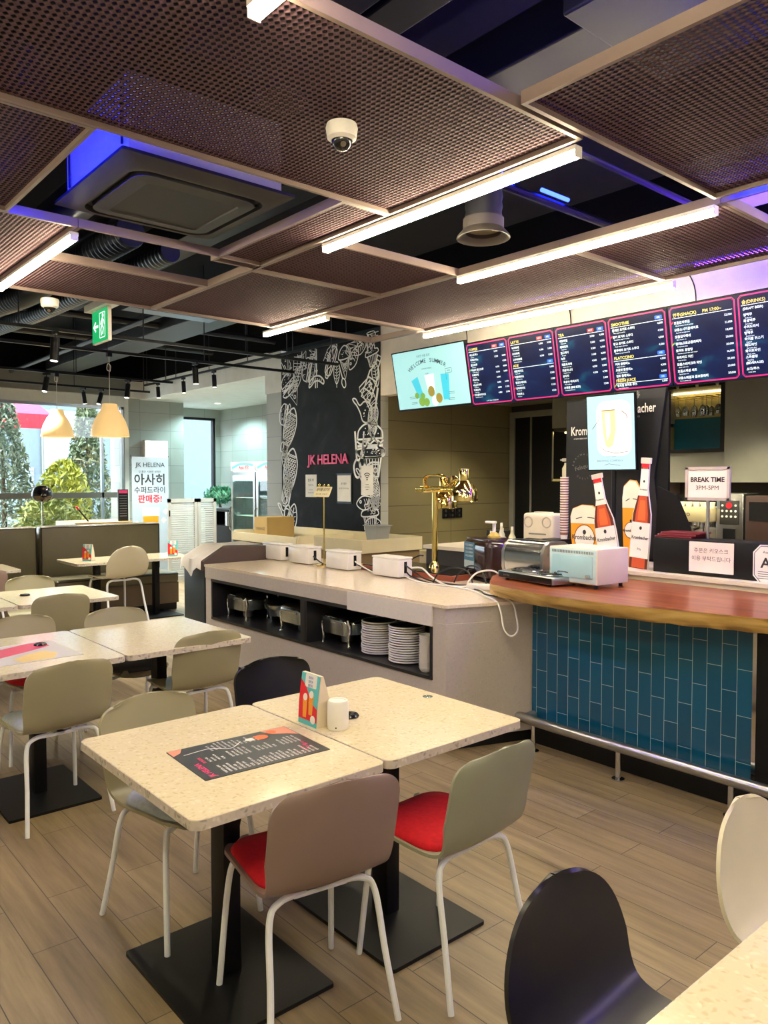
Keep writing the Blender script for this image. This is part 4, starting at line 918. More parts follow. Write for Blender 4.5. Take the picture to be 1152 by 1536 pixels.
# second, beige service counter behind the buffet
t = thing('service_counter', 'brown service counter with beige raised edges in front of the chalkboard', 'counter', (5.3, 7.3, 0))
B().bx(-.4, .4, -1.25, 1.3, 0, .95).obj('body', 'brown_lam', t, 0); B().bx(-.42, .42, -1.27, 1.32, .95, .975).obj('worktop', 'beige_lam', t, 0)
b = B().bx(-.42, -.395, -1.27, -.45, .975, 1.085).bx(-.42, -.395, -.1, 1.32, .975, 1.05).bx(.395, .42, -1.27, 1.32, .975, 1.09).bx(-.395, .395, -.12, -.095, .975, 1.07).bx(-.395, .395, 1.295, 1.32, .975, 1.07).bx(-.395, .395, -1.27, -1.245, .975, 1.085)
b.obj('raised_edges', 'beige_lam', t, 0)
t = thing('grey_tub', 'grey plastic tub at the right end of the service counter below the card', 'tub', (5.42, 6.42, .975))
B().lathe([(0, 0), (.085, 0), (.115, .2), (.13, .2), (.13, .21), (.108, .21), (.08, .012), (0, .012)], n=4, mx=Matrix.Rotation(R(45), 4, 'Z') @ Matrix.Diagonal((1.25, 1.25, 1.1, 1))).obj('tub', mat('grey_tub_plastic', '8c8f8c', .45), t, 20)
t = thing('cardboard_carton', 'brown cardboard carton on the service counter in front of the glass-door fridges', 'box', (5.3, 8.3, .975))
B().box((0, 0, .13), (.4, .3, .26)).obj('carton', mat('cardboard', 'a58a52', .8), t, 0); b = B(); b.mesh(text_me('ORANGE', .05), face_negx(-.2015, 0, .1)); b.obj('print', 'ink', t, 0)

# ================================================================== BAR
t = thing('bar_counter', 'bar front clad in vertical teal tiles with a black plinth', 'bar', (3.93, 1.8, 0))
X_ = 3.93; Y_ = 1.8
B().bx(0.012, .62, -2.2, 1.31, .14, .95).obj('body', 'black', t, 0)
o = B().bx(0, .012, 1.72-Y_, 3.115-Y_, .145, .955).obj('tile_panel', 'teal_tile', t, 0)
B().bx(.004, .012, -2.2, 1.70-Y_, .145, .955).obj('black_panel', 'black', t, 0)
B().bx(-.006, .012, 1.70-Y_, 1.72-Y_, .06, .955).obj('edge_trim', 'chrome', t, 0)
B().bx(.004, .62, -2.2, 1.31, 0, .145).obj('plinth', 'black', t, 0)
# live-edge slab
pts = [(3.66, 3.23), (3.60, 3.0), (3.545, 2.75), (3.53, 2.5), (3.56, 2.2), (3.63, 1.9), (3.70, 1.6), (3.74, 1.2), (3.72, .6), (3.70, -.3)]
fr = [(p.x, p.y) for p in catmull([(x, y, 0) for x, y in pts], 5)]
bk = [(4.55, -.3), (4.55, 3.42), (4.3, 3.66), (3.98, 3.5), (3.76, 3.33)]
def slab(inset, z): return [(x+inset*(1 if i < len(fr) else 0)-X_, y-Y_, z) for i, (x, y) in enumerate(fr+bk)]
b = B(); q = random.Random(5); jit = [q.uniform(-.003, .003) for _ in range(len(fr)+len(bk))]
L0 = [b.bm.verts.new(v) for v in slab(0, 1.035)]; L1 = [b.bm.verts.new((v[0]+j, v[1], v[2]+j)) for v, j in zip(slab(.012, 1.0), jit)]; L2 = [b.bm.verts.new((v[0]+j, v[1], v[2]+j*.8)) for v, j in zip(slab(.05, .955), jit[::-1])]
n = len(L0)
for a, c in ((L0, L1), (L1, L2)):
    for i in range(n): b.bm.faces.new((a[i], a[(i+1) % n], c[(i+1) % n], c[i]))
b.bm.faces.new(L2[::-1]); b.obj('live_edge', 'bark', t, 50)
b = B(); b.bm.faces.new([b.bm.verts.new((v[0]+.0, v[1], v[2])) for v in slab(.004, 1.0352)]); b.obj('slab_top', 'slab_wood', t, 0)
# foot rail
t = thing('foot_rail', 'brushed steel foot rail along the foot of the teal bar', 'rail', (3.80, 1.8, 0))
B().tube(catmull([(.1, 1.28, .19), (.03, 1.27, .19), (0, 1.22, .19), (0, 0, .185), (0, -2, .185)], 6), .03, 16).obj('rail', 'steel', t)
for y_ in (1.2, .6, -.04, -1.2): B().cyl((0, y_, 0), (0, y_, .17), .016, n=14).cyl((0, y_, 0), (0, y_, .008), .036, n=20).obj('post', 'chrome', t)
# back counter behind the slab
t = thing('service_ledge', 'beige raised back counter behind the wooden bar top', 'counter', (4.9, 2.0, 0))
B().bx(-.3, .3, -2.4, 1.75, 0, 1.06).obj('body', 'cream', t, 0); B().bx(-.32, .32, -2.42, 1.76, 1.06, 1.085).obj('top', 'cream', t, 0)
t = thing('notice_board', 'black upright board on the back counter with a paper notice on it', 'board', (4.7, 1.4, 1.085))
B().bx(-.025, .025, -1.6, 1.31, 0, .225, .004).obj('board', 'black', t); B().bx(.025, .2, -1.6, 1.31, .2, .225).obj('shelf', 'black', t, 0)
sheet('paper_notice', 'white paper notice with Korean writing taped to the black board', 4.672, 2.315, 1.205, .285, .19, face_negx, 'pink_paper', lines=(('주문은 키오스크', .03, .033, 0), ('이용 부탁드립니다', -.02, .033, 0)))
t = thing('beer_badge', 'white octagonal badge on the black board at the right edge', 'sign', (4.672, 1.925, 1.19))
mm = face_negx(0, 0, 0); oc = [(-.13, .07), (-.09, .115), (.09, .115), (.13, .07), (.13, -.07), (.09, -.115), (-.09, -.115), (-.13, -.07)]
b = B(); b.prism(oc, 0, .006, mm); b.obj('plate', 'white_p', t, 0)
b = B(); b.ribbon([(x*.93, y*.93) for x, y in oc], .004, mm, .007, True); b.mesh(text_me('Asahi', .085, 'CENTER', .02), mm @ T(.01, -.02, .0075)); b.mesh(text_me('Asahi Breweries', .022, 'CENTER'), mm @ T(-.0, .065, .0075))
for k in range(4): b.ribbon([(-.1, -.045-.013*k), (.1, -.045-.013*k)], .003, mm, .007)
b.obj('lettering', 'ink', t, 0)
t = thing('break_time_sign', 'silver framed BREAK TIME sign on a pole behind the black board', 'sign', (4.85, 2.43, 1.085))
B().cyl((0, 0, 0), (0, 0, .01), .07, n=24).cyl((0, 0, .01), (0, 0, .48), .011, n=12).obj('pole', 'steel', t)
mm = face_negx(-.012, 0, .58)
b = B(); b.prism(rrect(.295, .215, .006, 2), -.012, .0, mm)
for pts in ([(-.1475, .1), (.1475, .1)], [(-.1475, -.1), (.1475, -.1)]): b.prism(rrect(.295, .018, .004, 2, 0, pts[0][1]), 0, .008, mm)
for xx in (-.139, .139): b.prism(rrect(.018, .215, .004, 2, xx, 0), 0, .008, mm)
b.obj('frame', mat('silver_pink_frame', 'c8bab4', .3, .3), t)
b = B(); b.prism(rrect(.26, .18, .002, 1), 0, .002, mm); b.obj('sheet', 'pink_paper', t, 0)
b = B(); b.mesh(text_me('BREAK TIME', .042, 'CENTER', .035), mm @ T(0, .012, .0035)); b.mesh(text_me('3PM-5PM', .04), mm @ T(0, -.04, .0035)); b.obj('lettering', 'ink', t, 0)
for i in range(3):
    tt = thing('menu_folder', ('lowest', 'middle', 'topmost')[i]+' of the red menu folders lying on the black board shelf', 'menu', (4.82+.01*i, 2.6-.015*i, 1.3105+.0125*i), R(4*i-3), 'red menu folders')
    B().box((0, 0, .006), (.18, .26, .012), 0, .002).obj('cover', mat('dark_red_leatherette', '6e1420', .45), tt); B().box((0.0, 0.002, .006), (.176, .262, .007)).obj('pages', 'white_p', tt, 0)

# ------------------------------------------------------------------ beer display behind the bar
t = thing('beer_display', 'black beer advertising display with two lettered panels behind the bar', 'display', (5.4, 3.48, 1.085))
B().bx(.02, .05, -.45, .47, -1.085, 1.27).obj('support', 'black', t, 0)
b = B(); b.prism([(-.46, 0), (-.0, 0), (-.0, 1.27), (-.46, 1.25)], 0, .02, face_negx(.02, 0, 0)); b.obj('left_panel', 'standee', t, 0)
b = B(); b.prism([(0, -.0), (.36, 0), (.385, .35), (.35, .62), (.40, 1.0), (.44, 1.3), (0, 1.3)], 0, .025, face_negx(.02, 0, 0)); b.obj('right_panel', 'standee', t, 0)
for x0, z0 in ((-.41, .975), (.01, 1.125)):
    b = B(); b.mesh(text_me('Krombacher', .1, 'LEFT', .016), face_negx(-.008, 0, 0) @ T(x0, z0) @ Matrix.Diagonal((.68, 1, 1, 1)))
    b.mesh(text_me('A NEW BEER EXPERIENCE', .016, 'LEFT'), face_negx(-.008, 0, 0) @ T(x0+.03, z0-.035)); b.obj('lettering', 'white_p', t, 0)
b = B(); fmz = face_negx(-.006, 0, 0); cx, cz = -.28, .70
b.mesh(text_me('Felsquell', .05, 'CENTER'), fmz @ T(cx, cz) @ Matrix.Rotation(R(14), 4, 'Z'))
for k, ch in enumerate('BRAUWASSER'): a = R(170-k*16); b.mesh(text_me(ch, .022), fmz @ T(cx+.1*math.cos(a), cz+.01+.1*math.sin(a)) @ Matrix.Rotation(a-R(90), 4, 'Z'))
for k, ch in enumerate('QUELLE'): a = R(230+k*16); b.mesh(text_me(ch, .02), fmz @ T(cx+.1*math.cos(a), cz+.01+.1*math.sin(a)) @ Matrix.Rotation(a+R(90), 4, 'Z'))
for cx_, cz_ in ((-.19, 1.13), (.2, 1.265)):
    for k in range(5): b.ribbon([(cx_+.022*math.cos(k*1.3), cz_+.03*math.sin(k*1.7)), (cx_-.02*math.sin(k), cz_+.012*k-.03), (cx_+.015, cz_+.01*k-.02)], .007, fmz, .001)
b.obj('grey_print', 'grey_ink', t, 0)

def glass_poly(w, h): return [(-w*.34, 0), (w*.34, 0), (w*.46, h*.4), (w*.5, h*.8), (w*.46, h*.92), (w*.25, h), (-.1*w, h*1.01), (-w*.42, h*.94), (-w*.5, h*.8), (-w*.46, h*.4)]
def beer_glass(y, z, w, h, label, x=4.8, tilt=0, grp_='beer cutouts in front of the display'):
    t = thing('beer_glass_cutout', label, 'cutout', (x, y, z), 0, grp_)
    mm = Matrix.Rotation(tilt, 4, 'X') @ face_negx(0, 0, 0)
    b = B(); b.prism(glass_poly(w, h), 0, .012, mm); b.obj('board', 'amber_p', t, 0)
    b = B(); b.prism([(x_, y_) for x_, y_ in [(-w*.485, h*.68), (w*.485, h*.68), (w*.495, h*.8), (w*.46, h*.915), (w*.25, h*.99), (-.1*w, h), (-w*.42, h*.93), (-w*.495, h*.8)]], .012, .0135, mm); b.obj('foam', 'foam_p', t, 0)
    b = B(); b.prism(circ(w*.33, 24, 0, h*.42, 1.15), .012, .0138, mm); b.obj('label_print', 'white_p', t, 0)
    b = B(); b.mesh(text_me('Krombacher', w*.2, 'CENTER', .02), mm @ T(0, h*.40, .0152) @ Matrix.Diagonal((.85, 1, 1, 1))); b.prism(circ(w*.06, 8, 0, h*.53, 1.2), .014, .015, mm)
    b.ribbon([(-w*.3, h*.76), (-w*.08, h*.79)], .006, mm, .0145); b.ribbon([(w*.1, h*.79), (w*.34, h*.78)], .006, mm, .0145); b.ribbon([(p[0], p[1]) for p in circ(w*.35, 24, 0, h*.42, 1.15)], .004, mm, .0142, True); b.obj('lettering', 'ink', t, 0)
def bottle_prof(w, h): return [(.5, 0), (.5, .35), (.46, .5), (.30, .64), (.22, .72), (.2, .9), (.2, .945), (.26, .95), (.26, 1.0)]
def beer_bottle(y, z, w, h, tilt, label, x=4.75, grp_='beer cutouts in front of the display'):
    t = thing('beer_bottle_cutout', label, 'cutout', (x, y, z), 0, grp_)
    mm = Matrix.Rotation(tilt, 4, 'X') @ face_negx(0, 0, 0); P = bottle_prof(w, h)
    def sec(v0, v1, k=1.0):
        def wd(v):
            for (a, va), (c, vc) in zip(P, P[1:]):
                if va <= v <= vc: return (a+(c-a)*(v-va)/max(1e-6, vc-va))*w*k
            return P[-1][0]*w*k
        vs = [v0]+[v for _, v in P if v0 < v < v1]+[v1]
        return [(wd(v), v*h) for v in vs]+[(-wd(v), v*h) for v in vs[::-1]]
    b = B(); b.prism(sec(0, 1, 1.035), 0, .012, mm); b.obj('board', 'white_p', t, 0)
    b = B(); b.prism(sec(.003, .93), .012, .0128, mm); b.obj('bottle_print', mat('dark_bottle_print', '5e2413', .45), t, 0); b = B(); b.prism(sec(.01, .92, .7), .0128, .0132, mm); b.obj('bottle_glow_print', 'red_amber', t, 0)
    b = B(); b.prism(sec(.95, .998), .012, .014, mm); b.obj('cap', mat('cap_print', 'c8c4bc', .4), t, 0)
    b = B(); b.prism(sec(.66, .90, .98), .0132, .0142, mm); b.obj('neck_label_print', 'white_p', t, 0); b = B(); b.prism(sec(.1, .42, .98), .0132, .0142, mm); b.obj('label_print', 'white_p', t, 0)
    b = B(); b.prism(sec(.915, .948), .0132, .0145, mm); b.obj('neck_band', 'red', t, 0)
    b = B(); b.mesh(text_me('Krombacher', w*.22, 'CENTER', .02), mm @ T(0, h*.27, .0155) @ Matrix.Diagonal((.8, 1, 1, 1))); b.mesh(text_me('Krombacher', w*.095, 'CENTER', .03), mm @ T(0, h*.71, .0155) @ Matrix.Diagonal((.8, 1, 1, 1)))
    b.prism(circ(w*.07, 8, 0, h*.37, 1.3), .0142, .0155, mm); b.prism(circ(w*.05, 8, 0, h*.79, 1.3), .0142, .0155, mm); b.mesh(text_me('Pils', w*.16), mm @ T(0, h*.17, .0155)); b.obj('lettering', 'ink', t, 0)
    b = B(); b.prism(sec(.44, .62, .42), .0132, .0138, mm); b.obj('highlight_print', 'orange_p', t, 0)
beer_glass(3.34, 1.085, .25, .42, 'short cardboard beer glass cutout at the left of the beer display', 4.82)
beer_bottle(3.085, 1.085, .165, .66, R(-11), 'cardboard beer bottle cutout leaning left, above the small oven', 4.77)
beer_glass(2.985, 1.085, .14, .6, 'tall narrow cardboard beer glass cutout between the two bottle cutouts', 4.86)
beer_bottle(2.855, 1.085, .14, .755, R(4), 'tallest cardboard beer bottle cutout at the right of the beer display', 4.74)
t = thing('display_foot', 'black slanted panel beside the tallest bottle cutout', 'panel', (5.0, 2.74, 1.085))
b = B(); b.prism([(-.14, 0), (.16, 0), (.12, .28), (.02, .5), (-.12, .56)], 0, .02, face_negx(0, 0, 0)); b.obj('panel', 'black', t, 0); B().bx(.0, .16, -.12, .1, 0, .015).obj('foot', 'black', t, 0)
# portrait advert monitor on a stand
t = thing('advert_monitor', 'bright portrait monitor with a beer picture in front of the beer display', 'screen', (5.2, 3.385, 1.085))
B().cyl((.05, 0, 0), (.05, 0, .78), .018, n=12).cyl((.05, 0, 0), (.05, 0, .012), .1, n=24).box((.075, 0, .9), (.05, .16, .3)).obj('stand', 'black', t)
mm = Matrix.Translation((0, 0, .97)) @ Matrix.Rotation(R(-4), 4, 'Y') @ face_negx(0, 0, 0)
b = B(); b.prism(rrect(.425, .585, .006, 2), -.03, 0, mm); b.obj('casing', 'black_gloss', t, 0)
b = B(); b.prism(rrect(.41, .568, .002, 1), 0, .002, mm); scr = b.obj('display', 's_sky', t, 0)
m2 = mm @ T(0, 0, .003)
grp(scr, 'white_glow', 's_hot', lambda b: b.prism(rrect(.3, .42, .08, 6, .03, .03), 0, .0006, m2))
gl = [(-.075, .17), (.045, .17), (.05, .02), (.02, -.1), (-.02, -.12), (-.045, -.1), (-.065, .0)]
grp(scr, 'beer_picture', 's_amber', lambda b: b.prism(gl, .001, .0016, m2))
grp(scr, 'beer_shine', 's_hot', lambda b: b.prism([(-.045, .15), (.0, .15), (.0, .0), (-.03, -.06)], .0017, .0022, m2))
def lines(b):
    b.ribbon([(-.075, .17), (.045, .17)], .008, m2, .0025); b.ribbon([(-.1, -.1), (-.05, -.14), (.04, -.16), (.15, -.15)], .006, m2, .0025); b.ribbon([(-.16, .03), (-.1, .1), (-.09, .16)], .006, m2, .0025); b.ribbon([(.1, .16), (.14, .13), (.15, .1)], .008, m2, .0025)
    b.mesh(text_me('BREWING COMPANY', .024), m2 @ T(-.01, -.225, .0025)); b.mesh(text_me('DRAFT BEER', .016), m2 @ T(-.0, -.19, .0025)); b.ribbon([(-.06, -.25), (-.02, -.24), (.08, -.255)], .004, m2, .0025)
grp(scr, 'line_print', 's_brown', lines)

# ------------------------------------------------------------------ appliances on the bar
t = thing('electric_hob', 'flat two-ring electric hob with a black front at the end of the wooden bar', 'hob', (3.98, 3.10, 1.036), R(-10))
B().box((0, 0, .035), (.26, .52, .045), 0, .006).obj('body', 'steel', t)
B().box((-.131, 0, .035), (.004, .5, .036)).obj('control_panel', 'black_gloss', t, 0)
for sy in (-.2, .2):
    for sx in (-.1, .1): B().cyl((sx, sy, 0), (sx, sy, .014), .012, n=10).obj('foot', 'black', t)
for sy in (-.12, .13):
    r_ = B()
    for rr in (.035, .06, .085): r_.tube([(rr*math.cos(a*math.pi/12), sy+rr*math.sin(a*math.pi/12), .066) for a in range(24)], .007, 8, True)
    o = r_.obj('hotplate_ring', 'black', t); B().lathe([(0, .0575), (.095, .0575), (.1, .062), (.095, .0655), (0, .059)], (0, sy, 0), 28).obj('drip_pan', 'dull_chrome', o)
b = B(); b.mesh(text_me('ELECTRIC', .014), face_negx(-.1335, .17, .03)); b.obj('lettering', 'grey_ink', t, 0)
t = thing('toaster', 'polished four-slot toaster behind the electric hob', 'toaster', (4.22, 3.32, 1.036), R(-6))
b = B(); pr = [(-.12, .02), (.12, .02), (.135, .06), (.135, .17), (.11, .22), (.07, .245), (-.07, .245), (-.11, .22), (-.135, .17), (-.135, .06)]
b.prism(pr, -.17, .17, Matrix(((1, 0, 0, 0), (0, 0, 1, 0), (0, 1, 0, 0), (0, 0, 0, 1)))); b.obj('body', mat('satin_toaster_steel', 'c4c8ca', .2, 1.0), t, 40)
for sy in (-1, 1):
    b = B(); b.prism([(x*1.02, .015+(z-.02)*1.01) for x, z in pr], 0, .024, Matrix(((1, 0, 0, 0), (0, 0, 1, sy*.182-.012), (0, 1, 0, 0), (0, 0, 0, 1)))); b.obj('end_panel', 'steel', t, 40)
b = B()
for sx in (-.06, .06):
    for sy in (-.08, .08): b.box((sx, sy, .2455), (.03, .13, .004))
b.obj('slots', 'black', t, 0)
b = B().box((-.05, -.197, .13), (.012, .012, .09)).box((-.05, -.205, .16), (.05, .02, .015)).cyl((-.05, -.195, .07), (-.05, -.212, .07), .016, n=14); b.obj('lever', 'black', t)
for sx in (-.1, .1):
    for sy in (-.14, .14): B().cyl((sx, sy, 0), (sx, sy, .022), .012, n=8).obj('foot', 'black', t)
t = thing('countertop_oven', 'small white countertop oven with a pale blue door on the wooden bar', 'oven', (4.09, 2.81, 1.036), R(-4))
B().box((0, 0, .132), (.30, .37, .215), 0, .006).obj('casing', mat('cream_enamel', 'e0d3bd', .35), t)
B().box((-.151, .0, .132), (.006, .355, .2), 0, .003).obj('front_panel', mat('pale_blue_enamel', 'bcd8dc', .3), t)
b = B(); b.box((-.157, 0, .125), (.006, .31, .135), 0, .004); b.obj('door', mat('blue_door_glass', 'a8d0d8', .12), t)
b = B()
for k in range(26): b.box((-.1555, -.155+.0124*k, .214), (.002, .005, .016))
b.obj('vent_slots', 'steel_cab', t, 0)
for sy in (-.13, .11): B().cyl((-.16, sy, .075), (-.18, sy, .075), .012, n=16).obj('knob', 'chrome', t)
B().tube(catmull([(-.158, .03, .085), (-.175, .045, .09), (-.175, .09, .09), (-.158, .105, .085)], 5), .004, 8).obj('door_handle', 'chrome', t)
for sx in (-.12, .12):
    for sy in (-.15, .15): B().cyl((sx, sy, 0), (sx, sy, .027), .012, n=10).obj('foot', 'black', t)
for k in range(6): pass

# warming plate and brass heat lamp
t = thing('warming_tray', 'red-brown tray holding a black warming plate under the heat lamp', 'tray', (4.4, 4.62, .92), R(0))
B().box((0, 0, .022), (.46, 1.1, .044), 0, .006).obj('tray', 'terracotta', t); B().box((0, 0, .047), (.44, 1.06, .008)).obj('plate', 'black_gloss', t, 0)
t = thing('heat_lamp', 'brass two-bell heat lamp standing over the black warming plate', 'heat lamp', (4.45, 4.54, .9715))
B().lathe([(0, 0), (.05, 0), (.045, .02), (.03, .04), (.026, .05)], n=24).cyl((0, 0, .03), (0, 0, .64), .0255, n=20).obj('pole', 'brass', t)
B().cyl((0, .22, .635), (0, -.24, .635), .016, n=14).cyl((.03, .2, .66), (.03, -.2, .66), .01, n=12).cyl((-.2, -.06, .635), (.24, -.06, .635), .016, n=14).obj('cross_bars', 'brass', t)
def bell(x, y, z, nm='lamp_bell'):
    o = B().lathe([(r_*1.2, z_*1.1) for r_, z_ in [(.0, .2), (.035, .2), (.037, .195), (.037, .115), (.045, .105), (.075, .065), (.088, .03), (.09, -.03), (.094, -.035), (.088, -.036), (.082, .028), (.06, .06), (0, .09)]], (x, y, z), 32).obj(nm, 'brass', t)
    B().ball((x, y, z+.03), .03, (1, 1, 1.2)).obj('bulb', emit('heat_bulb', 'ffcf80', 3), o)
bell(-.0, -.33, .588); bell(.2, .09, .52)
b = B()
for dx, r_ in ((0, .085), (.02, .07)):
    b.tube(catmull([(dx, .12, .64), (dx, .13, .73), (dx, .05, .76), (dx, -.08, .75), (dx, -.14, .68), (dx, -.22, .72), (dx-.02, -.33, .74)], 8), .009, 8)
for k in range(3): b.tube(catmull([(.16, -.07+.02*k, .66), (.18, -.1+.03*k, .72), (.2, -.04+.02*k, .75), (.2, .0, .7), (.2, -.07, .66)], 6), .007, 8)
b.obj('coiled_cord', 'brass', t)
tag(B().tube(catmull([(4.45, 4.68, 1.06), (4.47, 4.76, 1.05), (4.42, 4.85, .99), (4.3, 4.72, .98), (4.1, 4.5, .96)], 8), .006, 7).obj('power_cable', 'rubber'), 'thin black cable curving from the heat lamp foot', 'cable')
# drink jar with pump
t = thing('drink_dispenser', 'dark brown drink dispenser with a teal label left of the toaster', 'drink dispenser', (4.5, 3.98, .921), R(-20))
B().box((0, 0, .165), (.28, .42, .29), 0, .05, 4).obj('jar', mat('dark_brown_jar', '2c1c18', .1), t); B().box((0, 0, .31), (.24, .36, .03), 0, .012).obj('lid', mat('dark_brown_jar_lid', '3a2824', .15), t)
B().box((0, 0, .011), (.24, .36, .022)).obj('base', 'black', t, 0)
b = B(); b.prism(rrect(.17, .2, .01), 0, .002, face_negx(-.141, .08, .19)); b.obj('label_print', mat('teal_jar_label', '1d5f72', .3), t, 0)
b = B(); b.prism(rrect(.16, .055, .005), .002, .003, face_negx(-.141, .08, .12)); b.obj('label_strip', mat('pale_label', 'aebcb8', .4), t, 0)
b = B()
for k in range(4): b.mesh(text_me('COLD BREW', .022), face_negx(-.1435, .08, .26-.028*k))
b.obj('lettering', 'white_p', t, 0)
B().tube(catmull([(-.14, .04, .07), (-.165, .04, .07), (-.17, .04, .05)], 4), .011, 10).obj('tap', 'black', t)
t = thing('pump_bottle', 'white pump on a squat amber bottle standing on the dispenser lid', 'pump bottle', (4.53, 3.97, 1.2465))
B().lathe([(0, 0), (.05, 0), (.05, .012), (.03, .03), (.022, .04), (0, .04)], n=20).obj('collar', mat('amber_collar', 'b8a050', .3), t); B().cyl((0, 0, .04), (0, 0, .11), .014, n=12).box((-.02, .015, .118), (.03, .1, .02), 0, .006).obj('pump', 'white', t)

# items on the side counter behind the appliances
t = thing('side_counter', 'dark side counter against the kitchen behind the toaster', 'counter', (5.15, 4.1, 0))
B().bx(-.5, .35, -.33, .75, 0, 1.10).obj('body', 'dark_wall', t, 0); B().bx(-.52, .36, -.34, .77, 1.10, 1.13).obj('top', 'cream', t, 0)
t = thing('serving_board', 'cream tray under the cream cooler box', 'tray', (4.98, 3.98, 1.131)); B().box((0, 0, .025), (.3, .44, .05), 0, .012).obj('tray', 'cream', t)
t = thing('cooler_box', 'cream plastic case with two round recesses behind the toaster', 'box', (5.0, 3.86, 1.182))
B().box((0, 0, .13), (.16, .30, .23), 0, .025, 3).box((0, 0, .008), (.12, .26, .02)).obj('case', 'cream', t)
b = B()
for sy in (-.09, .09): b.tube([(-.081, sy+.04*math.cos(k*math.pi/10), .175+.04*math.sin(k*math.pi/10)) for k in range(20)], .006, 8, True)
b.obj('round_recesses', mat('cream_shadow_ring', 'b8ae98', .5), t); B().box((-.081, 0, .08), (.004, .17, .012)).obj('latch', 'steel_cab', t, 0); B().box((0, 0, .248), (.05, .16, .012), 0, .004).obj('handle', 'cream', t)
t = thing('black_box', 'small black box under the stack of paper cups', 'box', (4.86, 3.63, 1.131)); B().box((0, 0, .055), (.15, .17, .11), 0, .004).obj('box', 'black', t, 0)
first = None
for i in range(22):
    if first is None:
        first = thing('paper_cup', 'small paper cup in the tall striped stack on the black box', 'cup', (4.86, 3.56, 1.242), 0, 'tall stack of paper cups')
        B().lathe([(0, .002), (.024, .0), (.032, .06), (.034, .062), (.031, .062), (.023, .006), (0, .006)], n=20).obj('cup', 'white', first); B().lathe([(.0268, .022), (.0312, .052)], n=20).obj('sleeve_print', mat('cup_print', '8a5a40', .6), first)
    else: dup(first, (4.86, 3.56, 1.242+.0195*i))
for i, (dx, dy, h_, lb) in enumerate(((0, 0, .17, 'tallest clear bottle at the left end of the side counter'), (.07, .05, .12, 'short clear bottle at the left end of the side counter'), (-.05, .07, .1, 'clear cup beside the bottles on the side counter'), (.03, -.09, .14, 'slim clear bottle next to the cream case'))):
    t = thing('clear_bottle', lb, 'bottle', (5.0+dx, 4.3+dy, 1.131)); B().lathe([(0, 0), (.028, 0), (.03, .01), (.03, h_*.6), (.014, h_*.8), (.012, h_), (0, h_)], n=18).obj('bottle', mat('cloudy_plastic', 'c8c6b0', .25), t); B().cyl((0, 0, h_), (0, 0, h_+.03), .011, n=12).obj('cap', 'white', t)
t = thing('small_speaker', 'small black box on the side counter near the heat lamp', 'box', (5.2, 4.5, 1.131)); B().box((0, 0, .06), (.14, .18, .12), 0, .006).obj('box', 'black', t, 0)

# ------------------------------------------------------------------ kitchen behind the bar
t = thing('kitchen_counter', 'dark counter along the kitchen back wall', 'counter', (7.95, 3.0, 0)); B().bx(-.4, .44, -4.2, 2.4, 0, .9).obj('body', 'dark_wall', t, 0); B().bx(-.42, .44, -4.2, 2.42, .9, .94).obj('top', 'steel', t, 0)
t = thing('wall_side_counter', 'cream low counter along the khaki panelled wall', 'counter', (7.1, 6.72, 0)); B().bx(-.5, .6, -.3, .32, 0, .76).obj('body', 'cream', t, 0); B().bx(-.52, .62, -.32, .325, .76, .82).obj('top', 'beige_lam', t, 0)
t = thing('wall_sockets', 'row of three black wall sockets on the khaki panelled wall', 'socket', (7.22, 7.045, 1.27))
for k in range(3):
    o = B().box((-.13+.125*k, -.005, 0), (.115, .012, .13), 0, .004).obj('socket_plate', 'black_gloss', t); b = B()
    for sz in (-.03, .03): b.cyl((-.13+.125*k, -.011, sz), (-.13+.125*k, -.0135, sz), .017, n=14)
    b.obj('socket_holes', 'ac', o)
t = thing('upper_cabinet', 'grey upper cabinet over a lit open niche beside the doorway', 'cabinet', (8.15, 5.3, 1.68))
B().bx(-.25, .24, -.7, .68, .66, 1.035).obj('cupboard', 'steel_cab', t, 0); B().bx(-.25, .24, -.7, .68, 0, .03).bx(.2, .24, -.7, .68, .03, .62).bx(-.25, .24, -.7, -.67, .03, .62).obj('niche', mat('niche_lining', '8a7f50', .6), t, 0); B().bx(-.25, -.235, .665, .68, .0, .62).obj('edge', 'steel', t, 0); B().bx(-.24, .24, -.68, .66, .62, .66).obj('valance', 'dark_wall', t, 0)
B().bx(-.1, -.07, -.6, .6, .6, .618).obj('niche_light', emit('niche_light', 'ffe08a', 8), t, 0)
t = thing('spray_bottle', 'white spray bottle on the niche shelf above the paper cups', 'spray bottle', (7.98, 5.83, 1.711))
B().lathe([(0, 0), (.04, 0), (.042, .02), (.042, .13), (.02, .17), (.015, .2), (0, .2)], n=20).obj('bottle', 'cream', t); B().box((-.0, .015, .235), (.03, .07, .04), 0, .008).box((0, .06, .235), (.02, .03, .02)).obj('trigger_head', 'white', t)
t = thing('glass_rack_cabinet', 'open cabinet with a teal back and hanging wine glasses', 'cabinet', (8.15, 4.2, 1.99))
B().bx(-.25, .24, -.4, -.36, 0, .725).bx(-.25, .24, .42, .46, 0, .725).bx(-.25, .24, -.36, .42, 0, .035).bx(-.25, .24, -.36, .42, .69, .725).obj('carcass', 'black', t, 0); B().bx(.21, .24, -.36, .42, .035, .4).obj('back_panel', 'teal_panel', t, 0); B().bx(.21, .24, -.36, .42, .4, .69).obj('upper_back', mat('lit_back_panel', 'a89a6a', .6), t, 0)
b = B()
for k in range(7): b.bx(-.24, .2, -.32+.11*k, -.3+.11*k, .592, .6)
b.obj('glass_rails', 'brass', t, 0); B().bx(.15, .17, -.33, .39, .672, .688).obj('cabinet_light', emit('cabinet_light', 'ffe49a', 10), t, 0)
b = B()
for k in range(4): b.cyl((-.26, -.33+.22*k, .705), (-.27, -.33+.22*k, .705), .018, n=14)
b.obj('studs', 'chrome', t)
first = None
